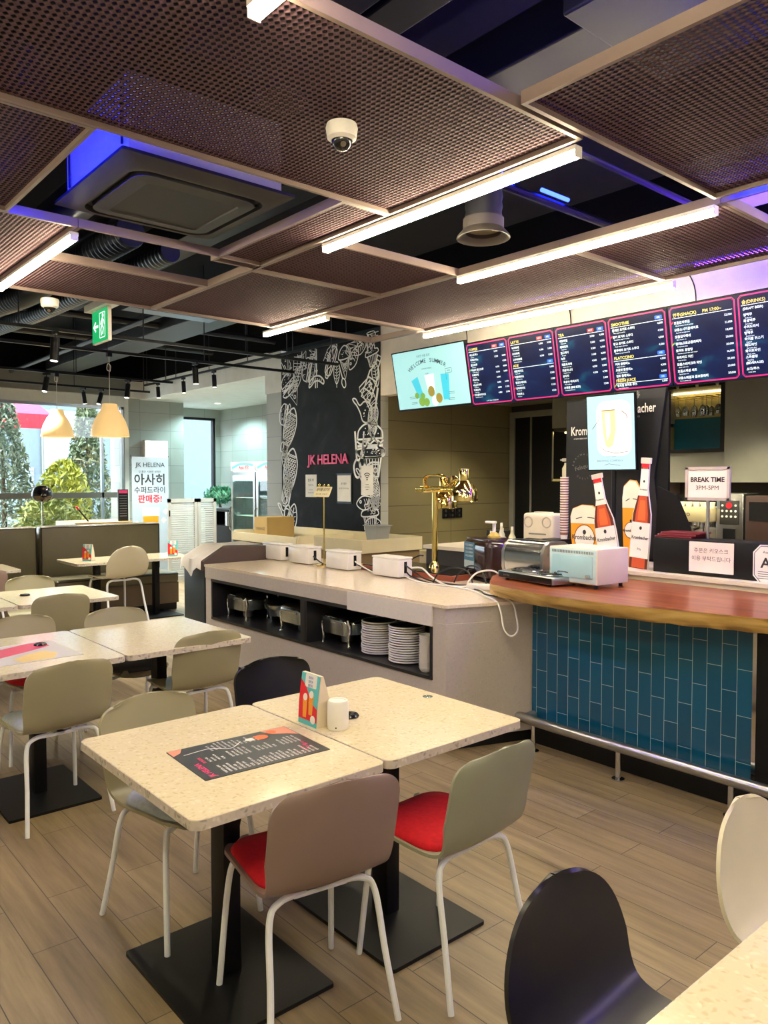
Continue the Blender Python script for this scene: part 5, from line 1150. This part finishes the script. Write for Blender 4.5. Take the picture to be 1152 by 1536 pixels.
for (dx, y_) in ((-.1, 4.39), (-.16, 4.27), (.02, 4.27), (-.16, 4.17), (.0, 4.17), (-.17, 4.07), (.02, 4.07), (-.12, 3.97+.09), (-.17, 3.9), (-.03, 3.88), (.1, 3.9)):
    if (dx, y_) == (-.12, 4.06): continue
    if first is None:
        first = thing('wine_glass', 'wine glass hanging upside down in the teal-backed cabinet', 'glass', (8.15+dx, y_, 2.59), 0, 'hanging wine glasses')
        B().lathe([(0, 0), (.033, 0), (.034, -.002), (.006, -.008), (.004, -.02), (.004, -.08), (.008, -.09), (.03, -.11), (.038, -.15), (.03, -.2), (.0285, -.2), (.036, -.15), (.028, -.112), (0, -.094)], n=20).obj('glass', 'wine_glass', first)
    else: dup(first, (8.15+dx, y_, 2.59))
t = thing('wall_cupboard', 'grey cupboard door below the hanging wine glasses', 'cabinet', (8.15, 4.2, 1.67)); B().bx(-.2, .24, -.4, .3, 0, .318).obj('cupboard', 'steel_cab', t, 0); B().bx(-.21, .2, .315, .46, -.13, .318).obj('side_panel', 'frame', t, 0)
t = thing('wall_cupboard', 'tall grey cupboard at the right edge beside the wine glass cabinet', 'cabinet', (8.15, 2.6, 1.67)); B().bx(-.25, .24, -1.2, 1.195, 0, 1.045).obj('cupboard', 'steel_cab', t, 0)
for y_ in (.6, -.2): B().bx(-.252, -.25, y_-.002, y_+.002, 0, 1.045).obj('door_gap', 'black', t, 0)
t = thing('espresso_machine', 'steel and cream espresso machine behind the menu folders', 'coffee machine', (7.75, 4.02, .941))
B().bx(-.25, .25, -.27, .27, .06, .1).bx(-.0, .25, -.27, .27, .1, .32).obj('body', 'chrome', t, 0); B().box((-.02, 0, .4), (.5, .56, .15), 0, .02).obj('head', mat('cream_machine_panel', 'c8bc90', .35, .2), t)
for sy in (-.13, .13): B().cyl((-.14, sy, .33), (-.14, sy, .26), .04, n=18).cyl((-.16, sy, .27), (-.3, sy, .25), .014, n=10).obj('group_head', 'chrome', t)
b = B()
for k in range(6): b.lathe([(0, 0), (.03, 0), (.04, .05), (0, .05)], (-.05, -.2+.08*k, .476), 14)
b.obj('warming_cups', 'white', t)
for sx in (-.2, .2):
    for sy in (-.22, .22): B().cyl((sx, sy, 0), (sx, sy, .062), .025, n=12).obj('foot', 'chrome', t)
B().tube(catmull([(-.25, -.25, .35), (-.3, -.25, .3), (-.3, -.24, .15)], 5), .007, 8).obj('steam_wand', 'chrome', t)
b = B(); b.mesh(text_me('ESPRESSO', .05, 'CENTER', .01), face_negx(-.272, .02, .385)); b.obj('lettering', 'ink', t, 0)
t = thing('drink_machine', 'steel coffee dispenser with a keypad behind the break time sign', 'dispenser', (7.72, 3.58, .941))
B().box((0.05, 0, .31), (.36, .27, .62), 0, .01).obj('body', 'steel', t); B().box((-.135, 0, .43), (.02, .19, .24), 0, .006).obj('keypad', 'ac', t); B().box((-.132, 0, .2), (.02, .12, .14)).obj('outlet', 'black', t, 0)
b = B()
for r_ in range(3):
    for c_ in range(4):
        if not (r_ == 0 and c_ in (1, 2)): b.cyl((-.145, -.066+.044*c_, .5-.055*r_), (-.149, -.066+.044*c_, .5-.055*r_), .011, n=12)
b.obj('buttons', 'white', t); B().cyl((-.145, 0, .5), (-.15, 0, .5), .03, n=18).obj('logo_button', 'red', t)
t = thing('coffee_grinder', 'dark brown machine right of the steel coffee dispenser', 'machine', (7.75, 3.27, .941)); B().box((0, 0, .3), (.4, .28, .6), 0, .012).obj('body', mat('dark_brown_case', '3a2a24', .35), t); B().box((-.202, 0, .45), (.006, .2, .18)).obj('panel', 'black_gloss', t, 0)
t = thing('kitchen_hob_hood', 'black machine at the right edge on the kitchen counter', 'machine', (7.75, 2.6, .941)); B().box((0, 0, .22), (.4, .5, .44), 0, .012).obj('body', 'black', t); B().box((-.202, .0, .25), (.006, .36, .2)).obj('panel', 'steel', t, 0)

for k, (y_, lb) in enumerate(((6.1, 'round ceiling downlight in the kitchen nearest the khaki wall'), (4.7, 'round ceiling downlight in the kitchen in front of the niche'), (3.2, 'round ceiling downlight in the kitchen in front of the wine glasses'), (1.6, 'round ceiling downlight in the kitchen at the right edge'))):
    t = thing('kitchen_downlight', lb, 'downlight', (7.0, y_, 2.72))
    B().lathe([(0, -.002), (.055, -.002), (.06, -.006), (.075, -.006), (.075, 0), (0, 0)], n=24).obj('trim_ring', 'white', t); B().cyl((0, 0, -.0045), (0, 0, -.0025), .052).obj('lens', 'lampglow', t, 0)
    L = bpy.data.lights.new('downlight', 'SPOT'); L.energy = (60 if k == 0 else 120); L.spot_size = R(120); L.spot_blend = .5; L.color = (1, .9, .62); L.shadow_soft_size = .05
    lo = bpy.data.objects.new('downlight', L); COL.objects.link(lo); lo.parent = t; lo.location = (0, 0, -.012)

# ================================================================== DINING TABLES
def table(x0, x1, y0, y1, label, plate=None, h=.74, r=.035):
    cx, cy = (x0+x1)/2, (y0+y1)/2; w, d = x1-x0, y1-y0
    t = thing('dining_table', label, 'table', (cx, cy, 0), 0, 'terrazzo dining tables')
    b = B(); b.prism(rrect(w, d, r), h-.03, h-.001); top = b.obj('tabletop', 'terrazzo_edge', t)
    b = B(); b.prism(rrect(w-.004, d-.004, r), h-.001, h); b.obj('surface', 'terrazzo', top)
    px, py = plate or (0, 0)
    b = B(); b.prism(rrect(.46, .62, .008, 2, px, py), 0, .014); b.obj('base_plate', 'black', t)
    B().bx(px-.032, px+.032, py-.045, py+.045, .014, h-.04, .003).obj('column', 'black', t)
    B().bx(px-.2, px+.2, py-.2, py+.2, h-.045, h-.03).obj('mounting_plate', 'black', t, 0)
    return t
table(.965, 1.672, 1.93, 2.83, 'front left terrazzo table with the black menu sheet', (-.04, -.06))
table(1.678, 2.385, 1.93, 2.83, 'front right terrazzo table with the white call bell and card', (-.10, -.14))
table(.93, 1.638, 4.03, 4.98, 'second-row table with the pink and yellow printed sheet', (-.02, -.17))
table(1.644, 2.42, 4.03, 4.98, 'second-row table reaching the buffet counter')
table(1.70, 2.47, 6.2, 7.1, 'third-row table nearest the buffet')
table(.93, 1.69, 6.2, 7.1, 'third-row table at the left edge of the view')
table(3.05, 3.76, 8.9, 9.62, 'table in front of the banquette with the left card tent')
table(3.78, 4.52, 8.9, 9.62, 'table at the right end of the banquette with the right card tent')
table(1.70, 2.42, 8.75, 9.5, 'table in front of the banquette at the left edge of the view')
table(1.0, 1.85, -.2, .695, 'table in the lower right corner with a purple reflection')

# ================================================================== CHAIRS
def shell(egg, w=.435, hgt=.80):
    if egg: hgt = .775; w = .455
    pr = catmull([(0, .225, .425), (0, .215, .447), (0, .15, .455), (0, .05, .452), (0, -.06, .447), (0, -.14, .452), (0, -.19, .476), (0, -.222, .53), (0, -.243, .60), (0, -.262, .69), (0, -.282, hgt)], 6)
    L = [0]
    for a, c in zip(pr, pr[1:]): L.append(L[-1]+(c-a).length)
    tot = L[-1]; N = 40; rt_ = .24 if egg else .085; rb = .10
    def at_(s):
        for i in range(len(L)-1):
            if L[i+1] >= s: k = (s-L[i])/(L[i+1]-L[i]); return pr[i].lerp(pr[i+1], k)
        return pr[-1]
    ss = [rb*(1-math.cos(math.pi/2*i/7)) for i in range(7)]+[rb+(tot-rb-rt_)*i/22 for i in range(22)]+[tot-rt_+rt_*math.sin(math.pi/2*i/17) for i in range(18)]
    b = B(); rows_ = []
    for s in ss:
        p = at_(s); back = max(0, min(1, (p.z-.46)/.12)); hw = w/2*(1-.06*(1-back))
        if egg: hw *= 1-.0*back*max(0, (p.z-.5)/.3)
        if s < rb: hw -= rb*(1-math.sqrt(max(0, 1-((rb-s)/rb)**2)))
        if s > tot-rt_:
            u = (s-(tot-rt_))/rt_
            k_ = hw*.985 if egg else rt_; hw = hw-k_+k_*max(0, 1-u**2.3)**(1/2.3 if egg else .5)
        row = []
        for j in range(13):
            v = -1+2*j/12; c = v*v
            arch = (.014*(1-c) if s > tot-.004 and not egg else 0)
            row.append(b.bm.verts.new((v*hw, p.y+(.012 if egg else .03)*c*back, p.z+.014*c*(1-back)+arch)))
        rows_.append(row)
    for a, c in zip(rows_, rows_[1:]):
        for j in range(12): b.bm.faces.new((a[j], a[j+1], c[j+1], c[j]))
    bmesh.ops.remove_doubles(b.bm, verts=b.bm.verts[:], dist=.0004)
    return b
_ch = {}
def chair(x, y, rz, label, m='greige', cushion=None, egg=False, s=1.0, legm='white_leg'):
    key = (m, cushion, egg, legm)
    if key in _ch:
        t = dup(_ch[key], (x, y, 0), R(rz), label); t.scale = (s, s, s); return t
    t = thing('dining_chair', label, 'chair', (x, y, 0), R(rz), 'plastic shell chairs'); t.scale = (s, s, s)
    shell(egg).obj('seat_shell', m, t, 60, solid=.011)
    for sx in (-1, 1):
        B().tube(catmull([(sx*.07, .13, .436), (sx*.15, .15, .43), (sx*.185, .165, .39), (sx*.21, .205, .0)], 7), .0105, 10).obj('front_leg', legm, t)
        B().tube(catmull([(sx*.05, -.12, .433), (sx*.14, -.135, .43), (sx*.18, -.15, .385), (sx*.195, -.19, .2), (sx*.215, -.235, .0)], 7), .0105, 10).obj('rear_leg', legm, t)
    B().bx(-.09, .09, .11, .14, .425, .438).bx(-.09, .09, -.13, -.1, .422, .436).bx(-.015, .015, -.13, .14, .426, .436).obj('seat_frame', legm, t)
    if cushion:
        b = B(); q = []
        for k_, z in ((.94, .452), (1.0, .462), (1.0, .474), (.95, .486), (.7, .492), (.3, .494)): q.append([b.bm.verts.new((p[0]*k_, p[1]*k_+.03, z+.006*(abs(p[0])/.19)**2)) for p in rrect(.38, .37, .09, 6)])
        for a, c in zip(q, q[1:]):
            for i in range(len(a)): b.bm.faces.new((a[i], a[(i+1) % len(a)], c[(i+1) % len(a)], c[i]))
        b.bm.faces.new(q[-1]); b.bm.faces.new(q[0][::-1]); b.obj('cushion', cushion, t, 60)
    _ch[key] = t; return t
chair(1.39, 2.02, -9, 'mauve-backed chair with a red cushion at the front left table, back to the camera', 'mauve', 'red_fab')
chair(1.905, 1.905, 3, 'sage chair with a bright red cushion at the front right table', 'greige2', 'red_fab')
chair(1.33, 2.74, 188, 'khaki chair with a pale cushion behind the left end of the front table', 'greige', 'grey_fab')
chair(2.03, 2.96, 180, 'black chair on the far side of the front table', 'blackchair', None, False, 1, 'duct_black')
chair(1.25, 4.06, 5, 'khaki chair with a pale cushion seen from behind at the second-row table', 'greige', 'grey_fab')
chair(2.14, 4.30, 0, 'khaki chair seen from behind, next to the black chair', 'greige')
chair(1.46, 5.05, 182, 'khaki chair with a red cushion across the second-row table with the printed sheet', 'greige', 'red_fab')
chair(2.03, 4.96, 178, 'khaki chair with a dark cushion on the far side of the second-row table', 'greige', 'dark_fab')
chair(2.0, 6.40, -3, 'khaki chair seen from behind at the third-row table', 'greige')
chair(2.14, 7.25, 180, 'khaki chair on the far side of the third-row table', 'greige')
chair(3.56, 9.05, 8, 'large rounded cream chair pulled up to the banquette tables', 'creamchair', None, True, 1.2)
chair(1.95, 8.55, 0, 'mauve chair at the left edge of the view in front of the banquette', 'mauve')
chair(1.44, .80, 181, 'black high-backed chair with a rounded top in the foreground', 'blackchair', None, True, 1.0, 'duct_black')
chair(2.20, .72, 182, 'cream chair with a rounded top at the right edge of the view', 'creamchair', None, True)

# ------------------------------------------------------------------ things on the tables
TZ = .7405
def tent(x, y, rz, label):
    t = thing('card_tent', label, 'table card', (x, y, TZ), rz, 'beer card tents on the tables')
    W, H, D = .12, .195, .075
    b = B(); b.prism([(-D/2, 0), (D/2, 0), (D*.3, H*.55), (-D*.06, H), (-D*.22, H), (-D*.42, H*.45)], -W/2, W/2, Matrix(((1, 0, 0, 0), (0, 0, 1, 0), (0, 1, 0, 0), (0, 0, 0, 1)))); b.obj('card', mat('cream_card', 'd8cbb2', .6), t, 0)
    a = math.atan2(D*.28, H); mm = Matrix.Translation((-D/2-.0015, 0, 0)) @ Matrix.Rotation(math.atan2(D*.08, H*.45), 4, 'Y') @ face_negx(0, 0, 0)
    m_up = Matrix.Translation((-D*.42-.0018, 0, H*.45)) @ Matrix.Rotation(math.atan2(D*.20, H*.55), 4, 'Y') @ face_negx(0, 0, 0)
    b = B(); b.prism([(-W/2, 0), (W/2, 0), (W/2, H*.45), (-W/2, H*.45)], 0, .001, mm); b.prism([(-W/2, 0), (W/2, 0), (W/2, H*.55), (-W/2, H*.55)], 0, .001, m_up); b.obj('teal_print', 'teal_p', t, 0)
    b = B(); b.prism([(-W/2, H*.1), (W/2, H*.1), (W/2, H*.36), (W*.2, H*.45), (-W/2, H*.45)], .001, .0016, mm); b.prism([(-W/2, 0), (W*.2, 0), (-W*.2, H*.3), (-W/2, H*.42)], .001, .0016, m_up); b.obj('red_print', 'red', t, 0)
    b = B()
    for dx, o in ((-.02, 0), (.018, .015)):
        b.prism([(dx-.011, H*.14+o), (dx+.011, H*.14+o), (dx+.014, H*.45), (dx-.014, H*.45)], .0016, .0022, mm); b.prism([(dx-.014, 0), (dx+.014, 0), (dx+.014, H*.08+o), (dx-.014, H*.08+o)], .0016, .0022, m_up)
    b.obj('beer_print', 'amber_p', t, 0)
    b = B()
    for dx, o in ((-.02, 0), (.018, .015)): b.prism(circ(.014, 10, dx, H*.09+o), .0022, .0028, m_up)
    b.prism(rrect(.075, .05, .004, 1, .005, H*.42), .001, .0016, m_up); b.prism(circ(.016, 12, .035, H*.14), .0016, .0022, mm); b.obj('white_print', 'white_p', t, 0)
    b = B()
    for k in range(3): b.mesh(text_me('BEER', .014), m_up @ T(.005, H*.46-.015*k, .0025))
    b.obj('lettering', 'blue_p', t, 0)
tent(1.735, 2.43, 0, 'teal and red beer card tent on the front table behind the white call bell')
tent(3.30, 9.22, R(35), 'teal and red beer card tent on the left banquette table')
tent(4.32, 9.12, R(60), 'beer card tent on the right banquette table')
t = thing('call_bell', 'white cylindrical call bell on the front right table', 'call bell', (1.765, 2.325, TZ))
B().lathe([(0, 0), (.039, 0), (.041, .004), (.041, .1), (.036, .108), (.03, .108), (.028, .105), (0, .105)], n=36).obj('body', 'white', t); B().cyl((-.03, -.027, .012), (-.0308, -.0278, .012), .003, n=8).obj('sensor', 'black', t)
def coaster(x, y, r_, label):
    t = thing('call_button', label, 'call button', (x, y, TZ))
    B().lathe([(0, 0), (r_, 0), (r_*1.05, .006), (r_*.9, .013), (0, .014)], n=28).obj('base', 'black_gloss', t)
    b = B()
    for k in range(4): b.prism(circ(r_*.22, 10, r_*.45*math.cos(k*1.57), r_*.45*math.sin(k*1.57)), .0138, .015)
    b.obj('buttons', 'ac', t, 0)
coaster(1.885, 2.405, .036, 'round black call button right of the white call bell')
coaster(1.37, 4.62, .034, 'black call button on the pink and yellow printed sheet')
coaster(1.88, 6.72, .04, 'black call button on the third-row table')
t = thing('table_grommet', 'small round metal inset in the top of the front right table', 'grommet', (2.32, 2.41, TZ)); B().lathe([(0, 0), (.022, 0), (.022, .002), (.014, .003), (0, .001)], n=24).obj('ring', 'dull_chrome', t)

# menu sheet on the front left table (text runs along +y)
t = thing('menu_sheet', 'black printed menu sheet lying on the front left table', 'menu', (1.375, 2.325, TZ), R(-3))
b = B(); b.prism(rrect(.47, .32, .003, 2), 0, .0015); b.obj('sheet', mat('black_menu_print', '35393a', .4), t, 0)
def rowtxt(b, s, x, y, sz, bo=0.): b.mesh(text_me(s, sz, 'LEFT', bo), T(x, y, .0022) @ Matrix.Rotation(R(90), 4, 'Z'))
b = B(); q = random.Random(9); wd = ['아메리카노 4,000', '카페라떼 4,500', '바닐라라떼 5,000', '핫도그 세트', '감자튀김 6,000', '생맥주 5,000', '치즈볼', '불고기 버거 9,000', '치킨 버거', '샐러드 8,000', '토마토 파스타', '크림 파스타']
for i in range(22):
    x = -.145+.0165*i
    rowtxt(b, wd[i % 12], x, -.14, .011, .02)
    if i % 6 != 4: rowtxt(b, wd[(i*5+3) % 12], x, -.02, .010, .015)
    if 2 < i < 15: rowtxt(b, wd[(i*7+1) % 12], x, .075, .010, .01)
b.obj('white_text', 'white_p', t, 0)
b = B(); rowtxt(b, 'JK HELENA', -.19, -.145, .028, .03); rowtxt(b, 'BURGER', -.165, -.02, .016, .02)
for xx, yy in ((.19, -.1), (.2, -.07), (.17, -.12)): rowtxt(b, '세트 메뉴', xx, yy, .012, .02)
b.obj('pink_text', 'pink', t, 0)
b = B(); b.prism([(.13, .157), (.232, .157), (.232, .05), (.2, .08), (.15, .11)], .0015, .002); b.prism([(-.232, .157), (-.232, .1), (-.2, .12), (-.18, .157)], .0015, .002); b.obj('salmon_print', mat('salmon_print', 'd88a70', .5), t, 0)
b = B(); b.prism(circ(.03, 12, .1, .1, .8), .002, .0026); b.prism(circ(.02, 10, .16, .13), .002, .0026); b.obj('food_print', 'orange_p', t, 0)
b = B(); b.prism(circ(.022, 10, .06, .1, .7), .002, .0026); b.ribbon([(p.x, p.y) for p in catmull([(-.2, .09, 0), (-.1, .1, 0), (-.04, .06, 0), (.02, .1, 0)], 6)], .004, T(0, 0), .0024); b.obj('chalk_swirl', 'white_p', t, 0)
t = thing('menu_sheet', 'pink, white and yellow printed sheet on the second-row table', 'menu', (1.22, 4.47, TZ), R(2))
b = B(); b.prism(rrect(.5, .5, .003, 2), 0, .0015); b.obj('sheet', mat('grey_white_print', 'c9c6c0', .3), t, 0)
b = B(); b.prism([(-.25, -.12), (-.25, .06), (.08, .22), (.2, .24), (.19, .1), (.05, .02)], .0015, .002); b.obj('pink_print', mat('pink_red_print', 'e0506c', .3), t, 0)
b = B(); b.prism([(.02, -.06), (.12, -.02), (.16, -.12), (.1, -.23), (-.06, -.23), (-.08, -.14)], .0015, .002); b.obj('yellow_print', mat('soft_yellow_print', 'e4c878', .3), t, 0)
b = B(); rowtxt(b, 'BEER & FOOD', -.2, -.1, .05, .02); b.obj('white_text', 'white_p', t, 0)

# ================================================================== BANQUETTE AND THE FAR END
def sofa(x0, x1, label):
    t = thing('banquette', label, 'sofa', ((x0+x1)/2, 9.85, 0), 0, 'olive vinyl banquettes'); w = (x1-x0)/2
    B().bx(-w+.02, w-.02, -.36, .35, 0, .09).obj('plinth', 'black', t, 0); B().bx(-w, w, -.38, .36, .09, .36).obj('base', 'vinyl_base', t, 0)
    B().bx(-w, w, -.39, .2, .36, .49, .025, 3).obj('seat_cushion', 'vinyl', t)
    B().bx(-w, w, .18, .36, .40, 1.12, .03, 3).obj('backrest', 'vinyl', t)
    b = B()
    for pts in ([(-w+.01, -.39, .47), (w-.01, -.39, .47)], [(-w+.012, .178, 1.1), (w-.012, .178, 1.1)], [(-w+.012, .178, .5), (-w+.012, .178, 1.1)], [(w-.012, .178, .5), (w-.012, .178, 1.1)]): b.tube(pts, .007, 8)
    b.obj('piping', 'vinyl_edge', t)
sofa(3.0, 4.56, 'right olive vinyl banquette under the pendant lamps')
sofa(.9, 2.96, 'left olive vinyl banquette at the edge of the view')
def pendant(x, y, z, label):
    t = thing('pendant_lamp', label, 'lamp', (x, y, z), 0, 'cream bell pendant lamps')
    B().lathe([(.20, 0), (.2, .012), (.192, .07), (.165, .16), (.125, .235), (.088, .29), (.078, .345), (.074, .35), (0, .35), (0, .345), (.07, .345), (.08, .29), (.117, .235), (.157, .16), (.185, .07), (.193, 0)], n=40).obj('shade', 'shade', t)
    B().cyl((0, 0, .35), (0, 0, 3.06-z), .003, n=8).obj('cord', 'white_cable', t); B().box((0, 0, 3.045-z), (.05, .05, .05)).obj('adapter', 'black', t, 0)
    B().tube(catmull([(.004, 0, .70), (-.02, .01, .72), (-.015, 0, .78), (.015, 0, .76), (.01, 0, .70)], 6), .004, 7).obj('cord_knot', 'white_cable', t)
    B().ball((0, 0, .12), .04).obj('bulb', emit('pendant_bulb', 'ffe0a0', 8), t)
pendant(3.22, 8.3, 2.165, 'cream bell pendant lamp nearer the camera, on the right')
pendant(3.31, 10.3, 2.25, 'cream bell pendant lamp farther away, on the left')
t = thing('console', 'low console behind the banquette carrying the mushroom lamp', 'console', (3.2, 10.6, 0)); B().bx(-.8, .7, -.25, .25, 0, 1.0).obj('body', 'brown_lam', t, 0); B().bx(-.82, .72, -.27, .27, 1.0, 1.03).obj('top', 'pale_wood', t, 0)
t = thing('mushroom_lamp', 'black glossy mushroom lamp in front of the window', 'lamp', (3.2, 10.6, 1.0305))
B().lathe([(0, 0), (.09, 0), (.085, .02), (.02, .04), (.012, .06)], n=28).cyl((0, 0, .04), (0, 0, .42), .009, n=12).obj('stem', 'chrome', t)
B().lathe([(.13, .46), (.125, .51), (.10, .56), (.055, .59), (0, .597), ], n=32).lathe([(.13, .46), (.1, .41), (.06, .385), (0, .38)], n=32).obj('shade', 'black_gloss', t)
t = thing('window_counter', 'pale wood topped counter in front of the far window', 'counter', (4.48, 12.3, 0)); B().bx(-.4, .4, -.38, .4, 0, .98).obj('body', 'duct_black', t, 0); B().bx(-.43, .46, -.45, .45, .98, 1.05).obj('top', 'pale_wood', t, 0)
t = thing('menu_stand', 'dark upright menu with a pink heading at the end of the window counter', 'menu', (4.86, 12.05, 1.0505))
b = B(); b.prism([(-.08, 0), (.08, 0), (.08, .5), (-.08, .5)], 0, .03, face_negy(0, 0, 0)); b.obj('board', 'black', t, 0); b = B(); b.prism([(-.07, .44), (.07, .44), (.07, .49), (-.07, .49)], .03, .031, face_negy(0, 0, 0)); b.obj('heading', 'pink', t, 0)
b = B()
for k in range(9): b.ribbon([(-.06, .4-.04*k), (.06, .4-.04*k)], .008, face_negy(0, 0, 0), .031)
b.obj('writing', 'grey_ink', t, 0)
t = thing('pen_holder', 'black stick with a red tip leaning at the end of the window counter', 'stick', (4.18, 12.0, 1.0505)); B().cyl((.12, 0, .012), (-.03, 0, .2), .012, n=10).obj('stick', 'black', t); B().cyl((-.03, 0, .2), (-.065, 0, .245), .016, n=10).obj('tip', 'red', t)
# banner stand
t = thing('banner_stand', 'tall pale blue banner stand with a beer picture beside the far window', 'banner', (5.66, 12.8, 0))
mm = face_negy(0, 0, 0); W = .33
b = B(); b.prism([(-W, .12), (W, .12), (W, 2.1), (-W, 2.1)], 0, .004, mm); b.obj('banner', mat('pale_blue_banner', 'aebfcc', .6), t, 0)
b = B(); b.tube([(-W-.01, .01, 2.12), (0, .06, 1.1), (W+.01, .01, .1)], .007, 8); b.tube([(W+.01, .01, 2.12), (0, .06, 1.1), (-W-.01, .01, .1)], .007, 8); b.tube([(0, .06, 1.1), (0, .35, .0)], .008, 8); b.cyl((-W, .01, .1), (-W, .01, 0), .008).cyl((W, .01, .1), (W, .01, 0), .008); b.obj('frame', 'black', t)
m2 = mm @ T(0, 0, .0055)
b = B(); b.mesh(text_me('JK HELENA', .108, 'CENTER', .004), m2 @ T(0, 1.93)); b.mesh(text_me('아사히', .21, 'CENTER', .02), m2 @ T(-.01, 1.635)); b.mesh(text_me('수퍼드라이', .125, 'CENTER', .012), m2 @ T(-.01, 1.485)); b.mesh(text_me('갓 뽑은 시원한 생맥주', .045), m2 @ T(-.01, 1.83)); b.obj('lettering', 'ink', t, 0)
b = B(); b.mesh(text_me('판매중!', .145, 'CENTER', .022), m2 @ T(-.01, 1.325)); b.obj('red_lettering', 'red', t, 0)
b = B(); b.prism([(-.13, .82), (.13, .82), (.14, 1.08), (-.14, 1.08)], 0, .001, m2); b.obj('beer_print', 'amber_p', t, 0)
b = B(); b.prism([(-.15, 1.08), (.15, 1.08), (.155, 1.22), (-.155, 1.22)], 0, .001, m2)
for cx, cy in ((-.25, .95), (.23, 1.0), (.27, 1.15), (-.21, .85)): b.prism([(cx, cy+.06), (cx-.05, cy), (cx, cy-.05), (cx+.06, cy)], 0, .001, m2)
b.obj('foam_print', 'foam_p', t, 0)
t = thing('lit_wall_sign', 'small glowing white sign box on the pillar above the banner', 'sign', (6.27, 13.94, 2.28)); B().box((0, 0, 0), (.46, .1, .34)).obj('case', 'white', t, 0); B().box((0, -.052, 0), (.43, .006, .31)).obj('lit_face', emit('lit_sign_face', 'fff8ec', 4), t, 0); b = B(); b.mesh(text_me('OPEN KITCHEN', .045), face_negy(0, -.057, .03)); b.obj('lettering', 'yellow_p', t, 0)
# louvred screen
M['louvre'] = mat('off_white_louvre', 'bdb9b0', .6)
t = thing('louvre_screen', 'white louvred folding screen between the banner and the fridges', 'screen partition', (6.04, 12.0, 0))
for x0, x1 in ((-.44, .08), (.1, .44)):
    b = B().bx(x0, x0+.05, -.02, .02, .03, 1.39).bx(x1-.05, x1, -.02, .02, .03, 1.39).bx(x0, x1, -.02, .02, 1.33, 1.39).bx(x0, x1, -.02, .02, .03, .1)
    o = b.obj('panel_frame', 'louvre', t, 0); sl = B()
    for k in range(34):
        m_ = Matrix.Translation(((x0+x1)/2, 0, .12+.036*k)) @ Matrix.Rotation(R(38), 4, 'X'); sl.box((0, 0, 0), (x1-x0-.1, .04, .006), mx=m_)
    sl.obj('slats', 'louvre', o, 0)
B().box((-.42, -.025, 1.15), (.02, .01, .1)).obj('catch', 'black', t, 0)
# glass-door fridges
def fridge(y0, y1, label):
    t = thing('glass_door_fridge', label, 'fridge', (6.9, (y0+y1)/2, 0), 0, 'glass-door drinks fridges'); h = (y1-y0)/2-.005
    B().bx(-.28, .34, -h, -h+.03, .1, 2.0).bx(-.28, .34, h-.03, h, .1, 2.0).bx(-.28, .34, -h+.03, h-.03, 1.96, 2.0).bx(-.28, .34, -h+.03, h-.03, .1, .22).bx(.31, .34, -h+.03, h-.03, .22, 1.96).obj('cabinet', 'steel', t, 0); B().bx(-.24, .32, -h+.03, h-.03, 0, .1).obj('plinth', 'black', t, 0)
    B().bx(.295, .309, -h+.032, h-.032, .225, 1.955).obj('back_panel', mat('pale_fridge_liner', 'cfe6e4', .5), t, 0)
    b = B()
    for z in (.5, .8, 1.1, 1.4, 1.68): b.bx(-.24, .3, -h+.035, h-.035, z, z+.012)
    b.obj('shelves', 'white', t, 0)
    B().bx(-.22, .28, -h+.04, h-.04, 1.94, 1.955).obj('interior_light', emit('fridge_light', 'd8fbff', 26), t, 0)
    d = B().bx(-.32, -.285, -h+.01, -h+.07, .22, 1.84).bx(-.32, -.285, h-.07, h-.01, .22, 1.84).bx(-.32, -.285, -h+.07, h-.07, 1.78, 1.84).bx(-.32, -.285, -h+.07, h-.07, .22, .29).obj('door', 'steel', t, 0)
    B().bx(-.306, -.3, -h+.07, h-.07, .29, 1.78).obj('door_glass', glass_mat('fridge_glass', (.8, .96, .96), .03), d, 0); B().tube(catmull([(-.32, h-.035, .85), (-.36, h-.035, .9), (-.36, h-.035, 1.2), (-.32, h-.035, 1.25)], 5), .012, 10).obj('door_handle', 'chrome', d)
    B().bx(-.325, -.28, -h, h, 1.85, 2.0, .01).obj('header', emit('lit_header', 'f0f4f4', .5), t)
    b = B(); b.mesh(text_me('Aqua 냉장', .075, 'CENTER', .02), face_negx(-.327, -.05, 1.885)); b.obj('red_lettering', 'red', t, 0); b = B(); b.ribbon([(p.x, p.y) for p in catmull([(-.33*h*2.6, .0, 0), (-.1, .06, 0), (.1, .065, 0), (h*.85, .045, 0)], 6)], .04, face_negx(-.327, 0, 1.9), .0); b.obj('blue_swoosh', 'teal_p', t, 0)
fridge(10.86, 11.66, 'leftmost glass-door drinks fridge with a red lettered header')
fridge(10.05, 10.85, 'second glass-door drinks fridge from the left')
fridge(9.25, 10.04, 'glass-door drinks fridge mostly hidden behind the chalkboard edge')
t = thing('drinks_station', 'black drinks station with a steel urn left of the fridges', 'drinks station', (7.0, 12.4, 0)); B().bx(-.3, .35, -.55, .4, 0, .9).obj('cabinet', 'black', t, 0); B().bx(-.32, .37, -.57, .42, 1.15, 1.19).bx(.1, .35, -.55, .4, .9, 1.15).bx(-.3, .1, .3, .4, .9, 1.15).obj('hood', 'black', t, 0); B().cyl((-.15, -.25, .9), (-.15, -.25, 1.14), .1, n=24).obj('urn', 'steel', t)
